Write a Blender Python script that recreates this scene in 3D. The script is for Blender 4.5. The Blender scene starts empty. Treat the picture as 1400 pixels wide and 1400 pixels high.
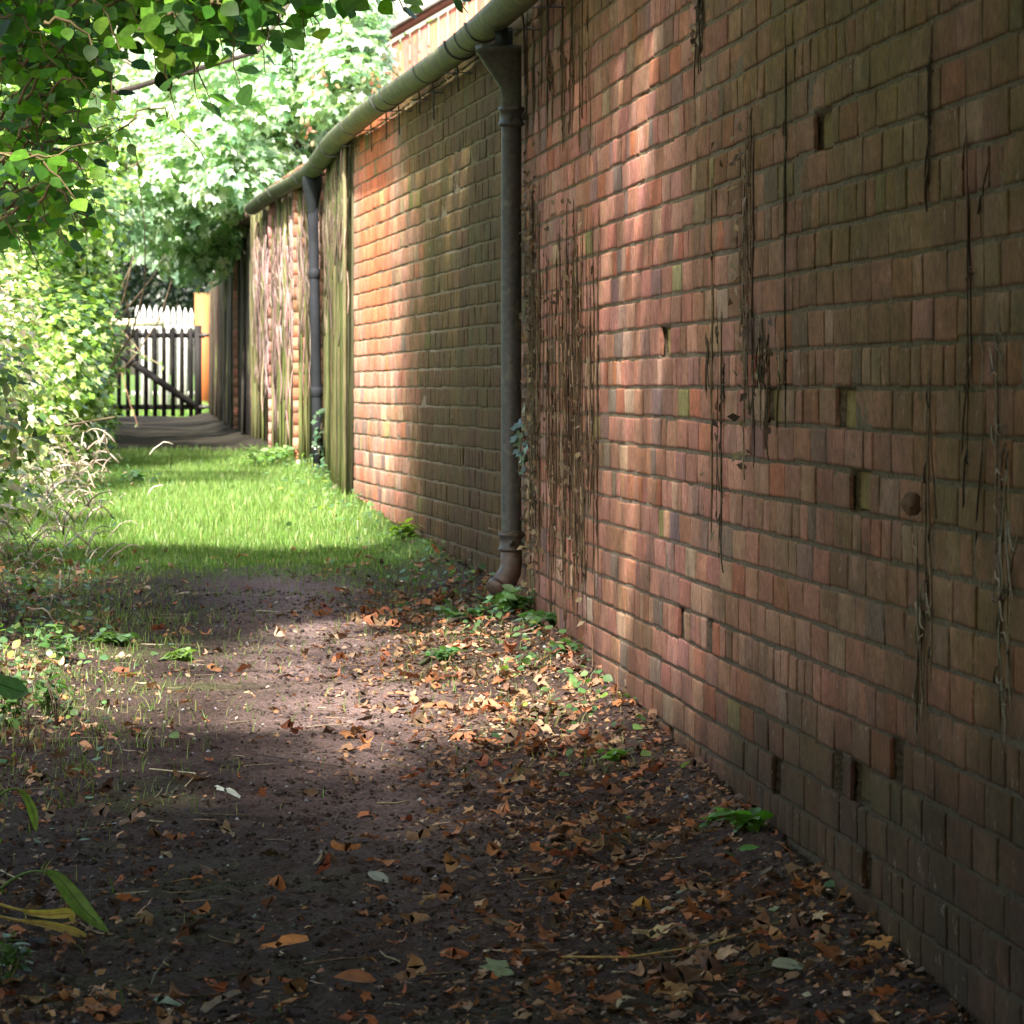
import bpy, math, random
import numpy as np
R = np.random.default_rng(7); random.seed(7)
SC = bpy.context.scene; COL = SC.collection
# ------------------------------------------------------------------ camera, sky, sun
F = 6500.0; HOR = 530.0                     # focal length in pixels of the 1400 px photograph, horizon row
cd = bpy.data.cameras.new('camera'); cam = bpy.data.objects.new('camera', cd); COL.objects.link(cam)
cam.location = (0, 0, 0); cam.rotation_euler = (math.radians(90), 0, 0)
cd.sensor_width = 36; cd.lens = 36 * F / 1400; cd.shift_y = -(700 - HOR) / 1400
cd.clip_start = 0.1; cd.clip_end = 600
cd.dof.use_dof = True; cd.dof.focus_distance = 11.5; cd.dof.aperture_fstop = 24
SC.camera = cam
S = np.array([-0.25, -0.65, 0.717]); S /= np.linalg.norm(S)      # towards the sun
w = bpy.data.worlds.new('World'); SC.world = w; w.use_nodes = True
nt = w.node_tree; bg = nt.nodes['Background']
sky = nt.nodes.new('ShaderNodeTexSky'); sky.sky_type = 'NISHITA'; sky.sun_disc = False
sky.sun_elevation = math.asin(S[2]); sky.sun_rotation = math.atan2(S[0], S[1])
sky.air_density = 1.6; sky.dust_density = 4.0; sky.ozone_density = 1.0
nt.links.new(sky.outputs[0], bg.inputs[0]); bg.inputs[1].default_value = 0.13
sl = bpy.data.lights.new('sun', 'SUN'); sun = bpy.data.objects.new('sun', sl); COL.objects.link(sun)
sl.energy = 5.0; sl.angle = math.radians(2.0); sl.color = (1.0, 0.94, 0.84)
from mathutils import Vector
sun.rotation_euler = Vector(S.tolist()).to_track_quat('Z', 'Y').to_euler(); sun.location = (-6, -8, 14)
SC.view_settings.view_transform = 'Standard'; SC.view_settings.look = 'None'
SC.view_settings.exposure = 2.2; SC.view_settings.gamma = 1
SC.cycles.max_bounces = 8; SC.cycles.diffuse_bounces = 4; SC.cycles.transmission_bounces = 4
SC.cycles.sample_clamp_indirect = 6.0

# ------------------------------------------------------------------ the lie of the land
def px(x, y, Y): return np.array([(x - 700) * Y / F, Y, (HOR - y) * Y / F])
GY = [-200, 0, 7.6, 13.8, 19.7, 23.2, 27, 32.4, 48, 60, 400]
GZ = [-1.5, -1.2, -1.017, -.82, -.667, -.575, -.515, -.405, -.295, -.28, 1.2]
def g(Y): return np.interp(Y, GY, GZ)
WY = [-40, 15.9, 23.2, 27.0, 28.5, 31.0, 33.5, 37.0, 43.0, 48.0, 60]
WX = [1.293 + 40 * .07846, .0455, -.770, -1.022, -1.236, -1.521, -1.80, -2.117, -2.64, -3.04, -3.9]
def Wx(Y): return np.interp(Y, WY, WX)
def waly(x): return F * 1.293 / (x - 190.0)         # wall distance of a photo column (near plane)

# ------------------------------------------------------------------ helpers
def smoothnoise(P, scale, seed):
    """cheap value noise on an (N,k) array"""
    rs = np.random.RandomState(seed); k = P.shape[1]; out = np.zeros(len(P)); amp = 1; tot = 0; sc = scale
    for o in range(3):
        A = rs.normal(size=(6, k)) * 2 * math.pi / sc * .5; ph = rs.rand(6) * 6.28
        out += amp * np.sin(P @ A.T + ph).sum(1) / 6 * 1.7; tot += amp; amp *= .55; sc *= .47
    return out / tot
def tag(o, label=None, cat=None, group=None, kind=None):
    if label: o['label'] = label
    if cat: o['category'] = cat
    if group: o['group'] = group
    if kind: o['kind'] = kind
    return o
def thing(name, label, cat, loc=(0, 0, 0), group=None):
    o = bpy.data.objects.new(name, None); COL.objects.link(o); o.location = [float(c) for c in loc]; o.empty_display_size = .1
    return tag(o, label, cat, group)
class MB:
    """collects polygons; build() links them as one mesh object"""
    def __init__(s): s.v = []; s.f = []; s.sz = []; s.c = []; s.n = 0
    def add(s, V, faces, col=None):
        V = np.asarray(V, float).reshape(-1, 3)
        for f in faces:
            f = np.asarray(f, np.int64)
            if f.ndim == 1: f = f.reshape(1, -1)
            s.f.append((f + s.n).reshape(-1)); s.sz.append(np.full(len(f), f.shape[1], np.int64))
        s.v.append(V); s.n += len(V)
        if col is None: col = (1, 1, 1)
        c = np.asarray(col, float)
        if c.ndim == 1: c = np.tile(c, (len(V), 1))
        s.c.append(c); return s
    def box(s, lo, hi, col=None, M=None):
        x0, y0, z0 = lo; x1, y1, z1 = hi
        V = np.array([[x0,y0,z0],[x1,y0,z0],[x1,y1,z0],[x0,y1,z0],[x0,y0,z1],[x1,y0,z1],[x1,y1,z1],[x0,y1,z1]], float)
        if M is not None: V = M(V)
        return s.add(V, [np.array([[0,3,2,1],[4,5,6,7],[0,1,5,4],[1,2,6,5],[2,3,7,6],[3,0,4,7]])], col)
    def tube(s, P, r, n=6, col=None, cap=True):
        P = np.asarray(P, float); m = len(P); r = np.broadcast_to(np.asarray(r, float), (m,))
        T = np.gradient(P, axis=0); T /= np.linalg.norm(T, axis=1)[:, None] + 1e-9
        ref = np.array([0, 0, 1.0]) if abs(T[:, 2]).mean() < .8 else np.array([1.0, 0, 0])
        U = np.cross(T, ref); U /= np.linalg.norm(U, axis=1)[:, None] + 1e-9; W = np.cross(T, U)
        a = np.arange(n) * 2 * math.pi / n
        V = P[:, None] + r[:, None, None] * (np.cos(a)[None, :, None] * U[:, None] + np.sin(a)[None, :, None] * W[:, None])
        i, j = np.meshgrid(np.arange(m - 1), np.arange(n), indexing='ij'); j2 = (j + 1) % n
        q = np.stack([i*n+j, i*n+j2, (i+1)*n+j2, (i+1)*n+j], -1).reshape(-1, 4)
        fs = [q]
        if cap: fs += [np.arange(n)[None, ::-1], (np.arange(n) + (m-1)*n)[None]]
        return s.add(V.reshape(-1, 3), fs, col)
    def lathe(s, prof, c, n=20, col=None):
        """prof: list of (r, z); about the vertical through c"""
        prof = np.array(prof, float); m = len(prof); a = np.arange(n) * 2 * math.pi / n
        V = np.stack([c[0] + prof[:, 0:1] * np.cos(a), c[1] + prof[:, 0:1] * np.sin(a), np.repeat(prof[:, 1:2] + c[2], n, 1)], -1)
        i, j = np.meshgrid(np.arange(m - 1), np.arange(n), indexing='ij'); j2 = (j + 1) % n
        return s.add(V.reshape(-1, 3), [np.stack([i*n+j, i*n+j2, (i+1)*n+j2, (i+1)*n+j], -1).reshape(-1, 4)], col)
    def build(s, name, mat, parent=None, smooth=False):
        me = bpy.data.meshes.new(name); V = np.concatenate(s.v); Fi = np.concatenate(s.f); sz = np.concatenate(s.sz)
        me.vertices.add(len(V)); me.loops.add(len(Fi)); me.polygons.add(len(sz))
        st = np.concatenate([[0], np.cumsum(sz)[:-1]])
        pl = np.zeros(3)
        if parent is not None: pl = np.array(parent.matrix_local.translation if False else parent['_w']) if '_w' in parent else np.array(parent.location)
        me.vertices.foreach_set('co', (V - pl).astype(np.float32).ravel()); me.loops.foreach_set('vertex_index', Fi.astype(np.int32))
        me.polygons.foreach_set('loop_start', st.astype(np.int32)); me.polygons.foreach_set('loop_total', sz.astype(np.int32))
        me.update(calc_edges=True)
        ca = me.color_attributes.new('Col', 'FLOAT_COLOR', 'POINT'); C = np.concatenate(s.c)
        ca.data.foreach_set('color', np.concatenate([C, np.ones((len(C), 1))], 1).astype(np.float32).ravel())
        if smooth: me.polygons.foreach_set('use_smooth', np.ones(len(sz), bool))
        me.validate(); me.materials.append(mat)
        o = bpy.data.objects.new(name, me); COL.objects.link(o)
        if parent is not None: o.parent = parent
        return o
def sub(parent_obj, mb, name, mat, smooth=False):
    """a sub-part: child of a part that sits at its thing's origin"""
    root = parent_obj.parent
    o = mb.build(name, mat, root, smooth); o.parent = parent_obj; return o

# ------------------------------------------------------------------ materials
def newmat(name):
    m = bpy.data.materials.new(name); m.use_nodes = True; t = m.node_tree; return m, t, t.nodes['Principled BSDF']
def N(t, typ, **kw):
    n = t.nodes.new(typ)
    for k, v in kw.items(): setattr(n, k, v)
    return n
def noise(t, scale, detail=6, rough=.6, vec=None):
    n = N(t, 'ShaderNodeTexNoise'); n.inputs['Scale'].default_value = scale; n.inputs['Detail'].default_value = detail
    n.inputs['Roughness'].default_value = rough
    if vec is not None: t.links.new(vec, n.inputs['Vector'])
    return n
def ramp(t, fac, stops):
    r = N(t, 'ShaderNodeValToRGB'); t.links.new(fac, r.inputs[0]); e = r.color_ramp.elements
    while len(e) < len(stops): e.new(.5)
    for i, (p, c) in enumerate(stops):
        e[i].position = p; e[i].color = (*(c if hasattr(c, '__len__') else (c, c, c)), 1)
    return r
def mix(t, fac, a, b, mode='MIX'):
    n = N(t, 'ShaderNodeMixRGB', blend_type=mode)
    for i, v in enumerate((fac, a, b)):
        if hasattr(v, 'is_output'): t.links.new(v, n.inputs[i])
        else: n.inputs[i].default_value = (*v, 1) if hasattr(v, '__len__') else v
    return n
def bump(t, b, h, strength=.5, dist=.01):
    n = N(t, 'ShaderNodeBump'); n.inputs['Strength'].default_value = strength; n.inputs['Distance'].default_value = dist
    t.links.new(h, n.inputs['Height']); t.links.new(n.outputs[0], b.inputs['Normal'])
def geo(t): return N(t, 'ShaderNodeNewGeometry').outputs['Position']
def attr(t): return N(t, 'ShaderNodeAttribute', attribute_name='Col').outputs['Color']
def tinted(name, rough=.85, nscale=40, lo=.6, hi=1.3, bstr=.4, bdist=.004, spec=.3, metal=0, vec_scale=None, stain=None):
    """vertex colour broken up by world-space noise; optional stain (colour, scale, threshold)"""
    m, t, b = newmat(name); p = geo(t)
    if vec_scale:
        mp = N(t, 'ShaderNodeMapping'); mp.inputs['Scale'].default_value = vec_scale; t.links.new(p, mp.inputs[0]); p = mp.outputs[0]
    n1 = noise(t, nscale, 8, .65, p); r = ramp(t, n1.outputs[0], [(.25, lo), (.75, hi)])
    c = mix(t, 1, attr(t), r.outputs[0], 'MULTIPLY').outputs[0]
    if stain:
        n2 = noise(t, stain[1], 6, .6, p); r2 = ramp(t, n2.outputs[0], [(stain[2], 0), (stain[2] + .12, 1)])
        c = mix(t, r2.outputs[0], c, stain[0]).outputs[0]
    t.links.new(c, b.inputs['Base Color']); b.inputs['Roughness'].default_value = rough
    b.inputs['Specular IOR Level'].default_value = spec; b.inputs['Metallic'].default_value = metal
    bump(t, b, n1.outputs[0], bstr, bdist); return m
def leafmat(name, rough=.42, trans=.38, gain=(1.5, 1.7, .55), spec=.5):
    m, t, b = newmat(name); c = attr(t)
    n1 = noise(t, 60, 3, .5, geo(t)); r = ramp(t, n1.outputs[0], [(.3, .75), (.7, 1.25)])
    c2 = mix(t, 1, c, r.outputs[0], 'MULTIPLY').outputs[0]
    t.links.new(c2, b.inputs['Base Color']); b.inputs['Roughness'].default_value = rough; b.inputs['Specular IOR Level'].default_value = spec
    tr = N(t, 'ShaderNodeBsdfTranslucent'); tc = mix(t, 1, c2, gain, 'MULTIPLY'); t.links.new(tc.outputs[0], tr.inputs[0])
    ms = N(t, 'ShaderNodeMixShader'); ms.inputs[0].default_value = trans
    t.links.new(b.outputs[0], ms.inputs[1]); t.links.new(tr.outputs[0], ms.inputs[2])
    t.links.new(ms.outputs[0], t.nodes['Material Output'].inputs[0]); return m

# brick: per-brick colour, grain, algae and salts by position on the wall
def brick_material():
    m, t, b = newmat('weathered_brick'); p = geo(t); c = attr(t)
    n1 = noise(t, 55, 9, .7, p); r1 = ramp(t, n1.outputs[0], [(.28, .55), (.72, 1.35)])
    c = mix(t, 1, c, r1.outputs[0], 'MULTIPLY').outputs[0]
    n2 = noise(t, 9, 6, .7, p); r2 = ramp(t, n2.outputs[0], [(.35, (.8, .78, .72)), (.65, (1.15, 1.12, 1.08))])
    c = mix(t, 1, c, r2.outputs[0], 'MULTIPLY').outputs[0]
    n3 = noise(t, 22, 8, .75, p); r3 = ramp(t, n3.outputs[0], [(.60, 0), (.70, .55)])          # lime bloom
    c = mix(t, r3.outputs[0], c, (.42, .36, .30)).outputs[0]
    n4 = noise(t, 30, 8, .75, p); r4 = ramp(t, n4.outputs[0], [(.62, 0), (.68, .8)])          # soot and black lichen
    c = mix(t, r4.outputs[0], c, (.05, .045, .03)).outputs[0]
    t.links.new(c, b.inputs['Base Color']); b.inputs['Roughness'].default_value = .93; b.inputs['Specular IOR Level'].default_value = .2
    n5 = noise(t, 140, 8, .7, p); mx = mix(t, .5, n1.outputs[0], n5.outputs[0]); bump(t, b, mx.outputs[0], .9, .006); return m
M = {}
M['brick'] = brick_material()
M['mortar'] = tinted('lime_mortar', .97, 120, .35, 1.3, 1.0, .01, .1)
M['iron'] = tinted('painted_cast_iron', .5, 60, .5, 1.6, .5, .002, .5, stain=((.09, .10, .075), 25, .56))
M['gutter'] = tinted('algae_grown_gutter', .6, 22, .35, 1.6, .4, .002, .4, stain=((.15, .16, .06), 14, .5))
M['plastic'] = tinted('black_downpipe_paint', .8, 30, .8, 1.2, .1, .001, .25)
M['timber'] = tinted('weathered_timber', .9, 14, .45, 1.3, .6, .006, .2, vec_scale=(6, 6, .6), stain=((.13, .14, .055), 3, .55))
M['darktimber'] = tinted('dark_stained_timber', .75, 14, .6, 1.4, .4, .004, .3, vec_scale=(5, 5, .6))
M['whitepaint'] = tinted('flaking_white_paint', .7, 25, .7, 1.1, .3, .002, .3)
M['newtimber'] = tinted('orange_new_timber', .7, 18, .85, 1.12, .3, .002, .3, vec_scale=(8, 8, .5))
M['stem'] = tinted('dry_creeper_stem', .9, 90, .5, 1.4, .5, .003, .2)
M['bark'] = tinted('tree_bark', .95, 12, .5, 1.3, .8, .02, .1)
M['tile'] = tinted('clay_roof_tile', .9, 20, .6, 1.2, .5, .005, .2)
M['soil'] = tinted('trodden_soil', .95, 85, .25, 1.85, 1.0, .03, .15)
M['leaf'] = leafmat('green_leaf'); M['glossy'] = leafmat('glossy_ivy_leaf', .3, .25, spec=.6)
M['grassblade'] = leafmat('grass_blade', .45, .35, (1.4, 1.5, .6)); M['dead'] = leafmat('dead_leaf', .75, .2, (1.3, 1.0, .7), .25)
M['hazel'] = leafmat('thin_hazel_leaf', .5, .5, (1.7, 2.0, .4), .3)
M['stone'] = tinted('old_stone', .9, 30, .6, 1.2, .6, .005, .2)

# ------------------------------------------------------------------ leaves
def tmpl_ovate(wd=.62, fold=.10, droop=.14):
    ys = [0, .12, .34, .6, .82, 1.0]; ws = [0.02, .28*wd/.62, .5*wd/.62*.62*1.0, .46*wd, .26*wd, 0.0]
    ws = [0.01, .30*wd, .5*wd, .45*wd, .24*wd, 0]
    V = []; 
    for y, q in zip(ys, ws):
        z = -droop * y * y
        V += [(-q, y, z + fold * q / max(wd, .01)), (0, y, z), (q, y, z + fold * q / max(wd, .01))]
    fs = []
    for i in range(5):
        a = i * 3; fs += [[a, a+1, a+4, a+3], [a+1, a+2, a+5, a+4]]
    return np.array(V), [np.array(fs)]
def tmpl_small():     # 6-vertex folded leaf for small ones
    V = [(0,0,0), (.3,.45,.06), (0,.5,0), (-.3,.45,.06), (0,1,-.1)]
    return np.array(V, float), [np.array([[0,1,2],[0,2,3],[1,4,2],[3,2,4]])]
def tmpl_lobed(lobes=5, depth=.45, teeth=True):
    pts = []
    if lobes == 5: dirs = [(-118, .62), (-58, .92), (0, 1.0), (58, .92), (118, .62)]
    else: dirs = [(-75, .75), (0, 1.0), (75, .75)]
    for i, (a, r) in enumerate(dirs):
        if teeth: pts += [(a - 14, r * .72), (a, r), (a + 14, r * .72)]
        else: pts += [(a, r)]
        if i < len(dirs) - 1: pts.append(((a + dirs[i+1][0]) / 2, (1 - depth)))
    pts = [(-165, .3)] + pts + [(165, .3)]
    V = [(0, 0, 0)] + [(math.sin(math.radians(a)) * r * .55, math.cos(math.radians(a)) * r * .55, .05 * r - .12 * r * r + (.03 if k % 2 else -.02)) for k, (a, r) in enumerate(pts)]
    V = np.array(V); V[:, 1] += .2
    n = len(pts); return V, [np.array([[0, i + 1, i + 2] for i in range(n - 1)][::1])]
T_OV, T_SM, T_SY, T_IV = tmpl_ovate(), tmpl_small(), tmpl_lobed(5, .5), tmpl_lobed(5, .42, False)
T_RD = tmpl_ovate(.85, .06, .2)
def tmpl_torn(seed):
    rs = np.random.RandomState(seed); n = 15; a = np.linspace(0, 2 * math.pi, n + 1)[:-1] + rs.normal(size=n) * .08
    rr = .36 * (1 + .28 * np.cos(a * 2 + rs.rand() * 6) * rs.rand() + rs.normal(size=n) * .15); x = np.sin(a) * rr * rs.uniform(.55, .95); y = .5 - np.cos(a) * rr * 1.35
    cu = rs.uniform(-1.6, 2.6); z = cu * x * x + rs.uniform(-.8, 1.2) * (y - .5) ** 2 + rs.normal(size=n) * .045
    V = np.concatenate([[(0, .5, .0), (0, .3, .02), (0, .7, .02)], np.stack([x, y, z], 1)]); f = []
    for k in range(n):
        k2 = (k + 1) % n; ym = (y[k] + y[k2]) / 2; c = 1 if ym < .38 else (2 if ym > .62 else 0); f.append([c, 3 + k, 3 + k2])
    f += [[0, 1, 3 + int(np.argmin(abs(y - .38) + (x < 0)))], [1, 0, 3 + int(np.argmin(abs(y - .38) + (x > 0)))], [0, 2, 3 + int(np.argmin(abs(y - .62) + (x < 0)))], [2, 0, 3 + int(np.argmin(abs(y - .62) + (x > 0)))]]
    return V, [np.array(f)]
TORN = [tmpl_torn(k) for k in range(12)]
def nrm(a): return a / (np.linalg.norm(a, axis=-1, keepdims=True) + 1e-9)
def leaves(mb, T, P, nor, up, size, col, jit=None):
    """P positions, nor leaf normals, up the direction its tip points, size lengths, col colours"""
    n = len(P)
    if n == 0: return
    nor = nrm(nor); y = nrm(up - (up * nor).sum(1, keepdims=True) * nor); x = np.cross(y, nor)
    V0, fs = T; size = np.broadcast_to(size, (n,))
    V = P[:, None] + size[:, None, None] * (V0[None, :, 0:1] * x[:, None] + V0[None, :, 1:2] * y[:, None] + V0[None, :, 2:3] * nor[:, None])
    k = len(V0)
    out = [(f[None] + (np.arange(n) * k)[:, None, None]).reshape(-1, f.shape[1]) for f in fs]
    mb.add(V.reshape(-1, 3), out, np.repeat(col, k, axis=0))
def rand_dirs(n): return nrm(R.normal(size=(n, 3)))
def palette(n, cols, wts, var=.18):
    cols = np.array(cols, float); i = R.choice(len(cols), n, p=np.array(wts) / np.sum(wts))
    return np.clip(cols[i] * (1 + R.normal(size=(n, 1)) * var) * (1 + R.normal(size=(n, 3)) * .05), .004, 1)
GREEN = [(.055, .12, .022), (.09, .17, .03), (.035, .08, .02), (.14, .22, .05)]
def clumps(mb, T, C, rad, per, size, cols, wts, out=.9, up=.7, droop=.6, flat=1.0, keep=None, minr=.45):
    """leaf clumps: centres C, radii rad, `per` leaves each; leaves face outward and up"""
    n = len(C) * per; d = rand_dirs(n); d[:, 2] *= flat
    rr = np.repeat(np.broadcast_to(rad, (len(C),)), per) * (minr + (1 - minr) * R.random(n) ** .6)
    P = np.repeat(C, per, 0) + d * rr[:, None]
    nor = d * out + np.array([0, 0, up]) + S * .35 + rand_dirs(n) * .65
    tip = rand_dirs(n) + d * .5 + np.array([0, 0, -droop])
    c = palette(n, cols, wts); c *= np.repeat(.8 + .4 * R.random(len(C)), per)[:, None]
    s = size * (.55 + .8 * R.random(n))
    if keep is not None:
        k = keep(P); P, nor, tip, c, s = P[k], nor[k], tip[k], c[k], s[k]
    leaves(mb, T, P, nor, tip, s, c); return P
def twigs(mb, a, C, r0=.012, r1=.002, col=(.12, .09, .06), wob=.12):
    for c in C:
        n = 7; t = np.linspace(0, 1, n)[:, None]; P = a * (1 - t) + c * t + np.sin(t * math.pi) * R.normal(size=(1, 3)) * wob * np.linalg.norm(c - a) + R.normal(size=(n, 3)) * .01
        P[0] = a; mb.tube(P, np.linspace(r0, r1, n), 5, np.array(col) * (.7 + .6 * R.random()))

# ------------------------------------------------------------------ ground
def ground_z(X, Y):
    X = np.asarray(X, float); Y = np.asarray(Y, float); P = np.stack([X, Y], 1)
    z = g(Y) + .018 * smoothnoise(P, 1.1, 3) + .008 * smoothnoise(P, .25, 4)
    d = Wx(Y) - X; z = z + np.where(d > 0, .05 * np.exp(-(d / .16) ** 2), 0)             # soil banked against the wall
    e = ledge(Y); z = z + np.where(Y < 49, .35 * np.clip((e - X) / 1.3, 0, 1) ** 1.3, 0) # low bank under the hedge
    return z
def ledge(Y): return np.interp(Y, [0, 7.6, 12, 17, 24, 31, 40, 48], [-.75, -.98, -1.35, -1.72, -2.2, -2.62, -3.4, -4.14])
xs = np.concatenate([np.linspace(-150, -12, 14), np.linspace(-11, -4.6, 12), np.arange(-4.5, -1.9, .07), np.arange(-1.9, 1.3, .022), np.linspace(1.4, 10, 12), np.linspace(12, 150, 14)])
ys = np.concatenate([np.linspace(-60, 5, 16), np.arange(5.2, 7, .1), np.arange(7, 17, .028), np.arange(17, 34, .08), np.arange(34, 60, .3), np.linspace(61, 320, 40)])
gx, gy = np.meshgrid(xs, ys, indexing='ij'); gxf, gyf = gx.ravel(), gy.ravel(); P2 = np.stack([gxf, gyf], 1)
gz = ground_z(gxf, gyf)
near = (gyf > 6.5) & (gyf < 20)
gz += np.where(near, .006 * smoothnoise(P2, .07, 9) + R.normal(size=len(gxf)) * .0032, 0)
base = np.tile([.082, .053, .046], (len(gxf), 1))
wear = (gyf < 18.5) * np.clip(1 - abs(gxf - (ledge(gyf) + Wx(gyf)) / 2 - .12) / .38, 0, 1) * np.clip((gyf - 7.6) / 5, 0, 1)
base = base * (1 - wear[:, None]) + np.array([.27, .185, .17]) * wear[:, None]
mossy = np.clip(smoothnoise(P2, .5, 12) * 1.3 - .35 + .5 * np.exp(-((gxf - ledge(gyf) - .45) / .25) ** 2) + .35 * np.exp(-((Wx(gyf) - gxf - .35) / .2) ** 2), 0, 1) * (1 - wear * .8)
base = base * (1 - .6 * mossy[:, None]) + np.array([.075, .09, .028]) * .6 * mossy[:, None]
far = np.clip((gyf - 17.5) / 1.2, 0, 1) * np.clip((31.2 - gyf) / .6, 0, 1) + (gyf > 49)
base = base * (1 - far[:, None]) + np.array([.07, .12, .025]) * far[:, None]
shadeb = ((gyf > 31.0) & (gyf < 48.3))[:, None]; base = np.where(shadeb, np.array([[.032, .027, .02]]), base)  # tree shade before the gate painted into the soil colour
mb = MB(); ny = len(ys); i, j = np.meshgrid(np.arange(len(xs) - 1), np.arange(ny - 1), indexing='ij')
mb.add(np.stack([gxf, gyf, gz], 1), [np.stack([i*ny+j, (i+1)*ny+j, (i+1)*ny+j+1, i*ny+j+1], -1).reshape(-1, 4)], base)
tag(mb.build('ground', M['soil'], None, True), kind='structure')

# ------------------------------------------------------------------ the brick outbuilding
TOP = 1.305; COURSE = .075
bld = thing('brick_outbuilding', 'long low outbuilding of old red and brown brick curving along the path', 'building', (Wx(14), 14, g(14)))
arc_y = np.arange(2.0, 34.001, .01); arc_s = np.concatenate([[0], np.cumsum(np.hypot(np.diff(Wx(arc_y)), .01))])
def S2Y(s): return np.interp(s, arc_s, arc_y)
def Y2S(y): return np.interp(y, arc_y, arc_s)
def onwall(s, z, off):
    """point on the face of the wall: arc length s, height z, off metres proud"""
    Y = S2Y(s); d = (Wx(Y + .1) - Wx(Y - .1)) / .2; n = np.stack([-np.ones_like(d), d], -1); n /= np.linalg.norm(n, axis=-1, keepdims=True)
    return np.stack([Wx(Y) + n[..., 0] * off, Y + n[..., 1] * off, z + 0 * Y], -1)
holes = []      # (s, course) of open sockets seen in the photo
for x_, y_ in [(1185, 1175), (935, 845), (968, 860), (1022, 785), (1070, 1062), (1152, 1040), (1228, 1015), (920, 1000)]:
    Yh = waly(x_); holes.append((Y2S(Yh), math.floor((HOR - y_) * Yh / F / COURSE), x_ in (1185,)))
spall = [(Y2S(waly(x_)), math.floor((HOR - y_) * waly(x_) / F / COURSE)) for x_, y_ in [(1160, 555), (1135, 172), (1165, 650), (905, 465), (1062, 560), (1172, 1045)]]
SE = Y2S(23.2); bs = []
for k in range(-18, 18):
    z0 = k * COURSE
    if z0 > TOP - .02: continue
    head = (k % 4 == 0); L = .1125 if head else .225
    s = -.11 * (k % 2) - (.056 if head else 0)
    while s < SE:
        Lb = L * (1 + R.normal() * .03); 
        if not head and R.random() < .10: Lb = .112
        e = min(s + Lb, SE)
        if e - s > .03 and s > 0: bs.append((s, e, k, head))
        s = e
bs = np.array(bs); nb = len(bs)
jit = R.normal(size=(nb, 8)); NX, NZ = 7, 5
u = np.array([0, .0001, .06, .35, .65, .94, 1.0])[:NX]; u = np.array([0, .006, .05, .36, .66, .95, .994, 1.0]); NX = 8
v = np.array([0, .015, .10, .5, .90, .985, 1.0]); NZ = 7
du = np.array([-.008, -.0006, 0, 0, 0, 0, -.0006, -.008]); dv = np.array([-.008, -.0012, 0, 0, 0, -.0012, -.008])
GAPS, GAPZ = .0023, .0034
s0 = bs[:, 0] + GAPS * (.5 + R.random(nb) * .9); s1 = bs[:, 1] - GAPS * (.5 + R.random(nb) * .9)
z0 = bs[:, 2] * COURSE + GAPZ + jit[:, 0] * .0014; z1 = bs[:, 2] * COURSE + COURSE - GAPZ + jit[:, 1] * .0014
off = .0012 + np.abs(jit[:, 2]) * .0009 - (R.random(nb) < .04) * .0022
wav = .0014 * smoothnoise(bs[:, :1] * 1.0, .9, 31)
isgone = np.zeros(nb, bool)
for hs, hk, wide in holes:
    m_ = (abs((bs[:, 0] + bs[:, 1]) / 2 - hs) < (.075 if wide else .06)) & (bs[:, 2] == hk)
    if m_.any():
        idx = np.where(m_)[0][0]
        if bs[idx, 1] - bs[idx, 0] > .18: s1[idx] = s0[idx] + .10
        else: isgone[idx] = True
for hs, hk in spall:
    m_ = (bs[:, 0] <= hs) & (bs[:, 1] > hs) & (bs[:, 2] == hk); off[m_] = -.018
tilt = jit[:, 3] * .0008; tiltz = jit[:, 4] * .0006
U, Vv = np.meshgrid(u, v, indexing='ij')
SS = s0[:, None, None] + (s1 - s0)[:, None, None] * U; ZZ = z0[:, None, None] + (z1 - z0)[:, None, None] * Vv
ZZ += (wav[:, None, None]) * 1.0 + .0022 * smoothnoise(SS.reshape(-1, 1), 2.2, 33).reshape(SS.shape)
EDG = np.minimum(du[:, None], dv[None, :])
OF = off[:, None, None] + EDG[None] + tilt[:, None, None] * (U - .5) * 2 + tiltz[:, None, None] * (Vv - .5) * 2
rough = R.normal(size=OF.shape) * .0003
chip = (R.random(OF.shape) < .05) & (EDG[None] > -.01) & (EDG[None] < -.001); OF = OF + rough - chip * R.random(OF.shape) * .004
SS = SS + R.normal(size=SS.shape) * .0007; ZZ = ZZ + R.normal(size=ZZ.shape) * .0007
# ribbed headers: some headers show a rounded face
OF += ((bs[:, 3] == 1)[:, None, None]) * .0016 * (np.sin(U * math.pi)[None] - .5)
PP = onwall(SS.reshape(-1), ZZ.reshape(-1), OF.reshape(-1))
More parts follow.
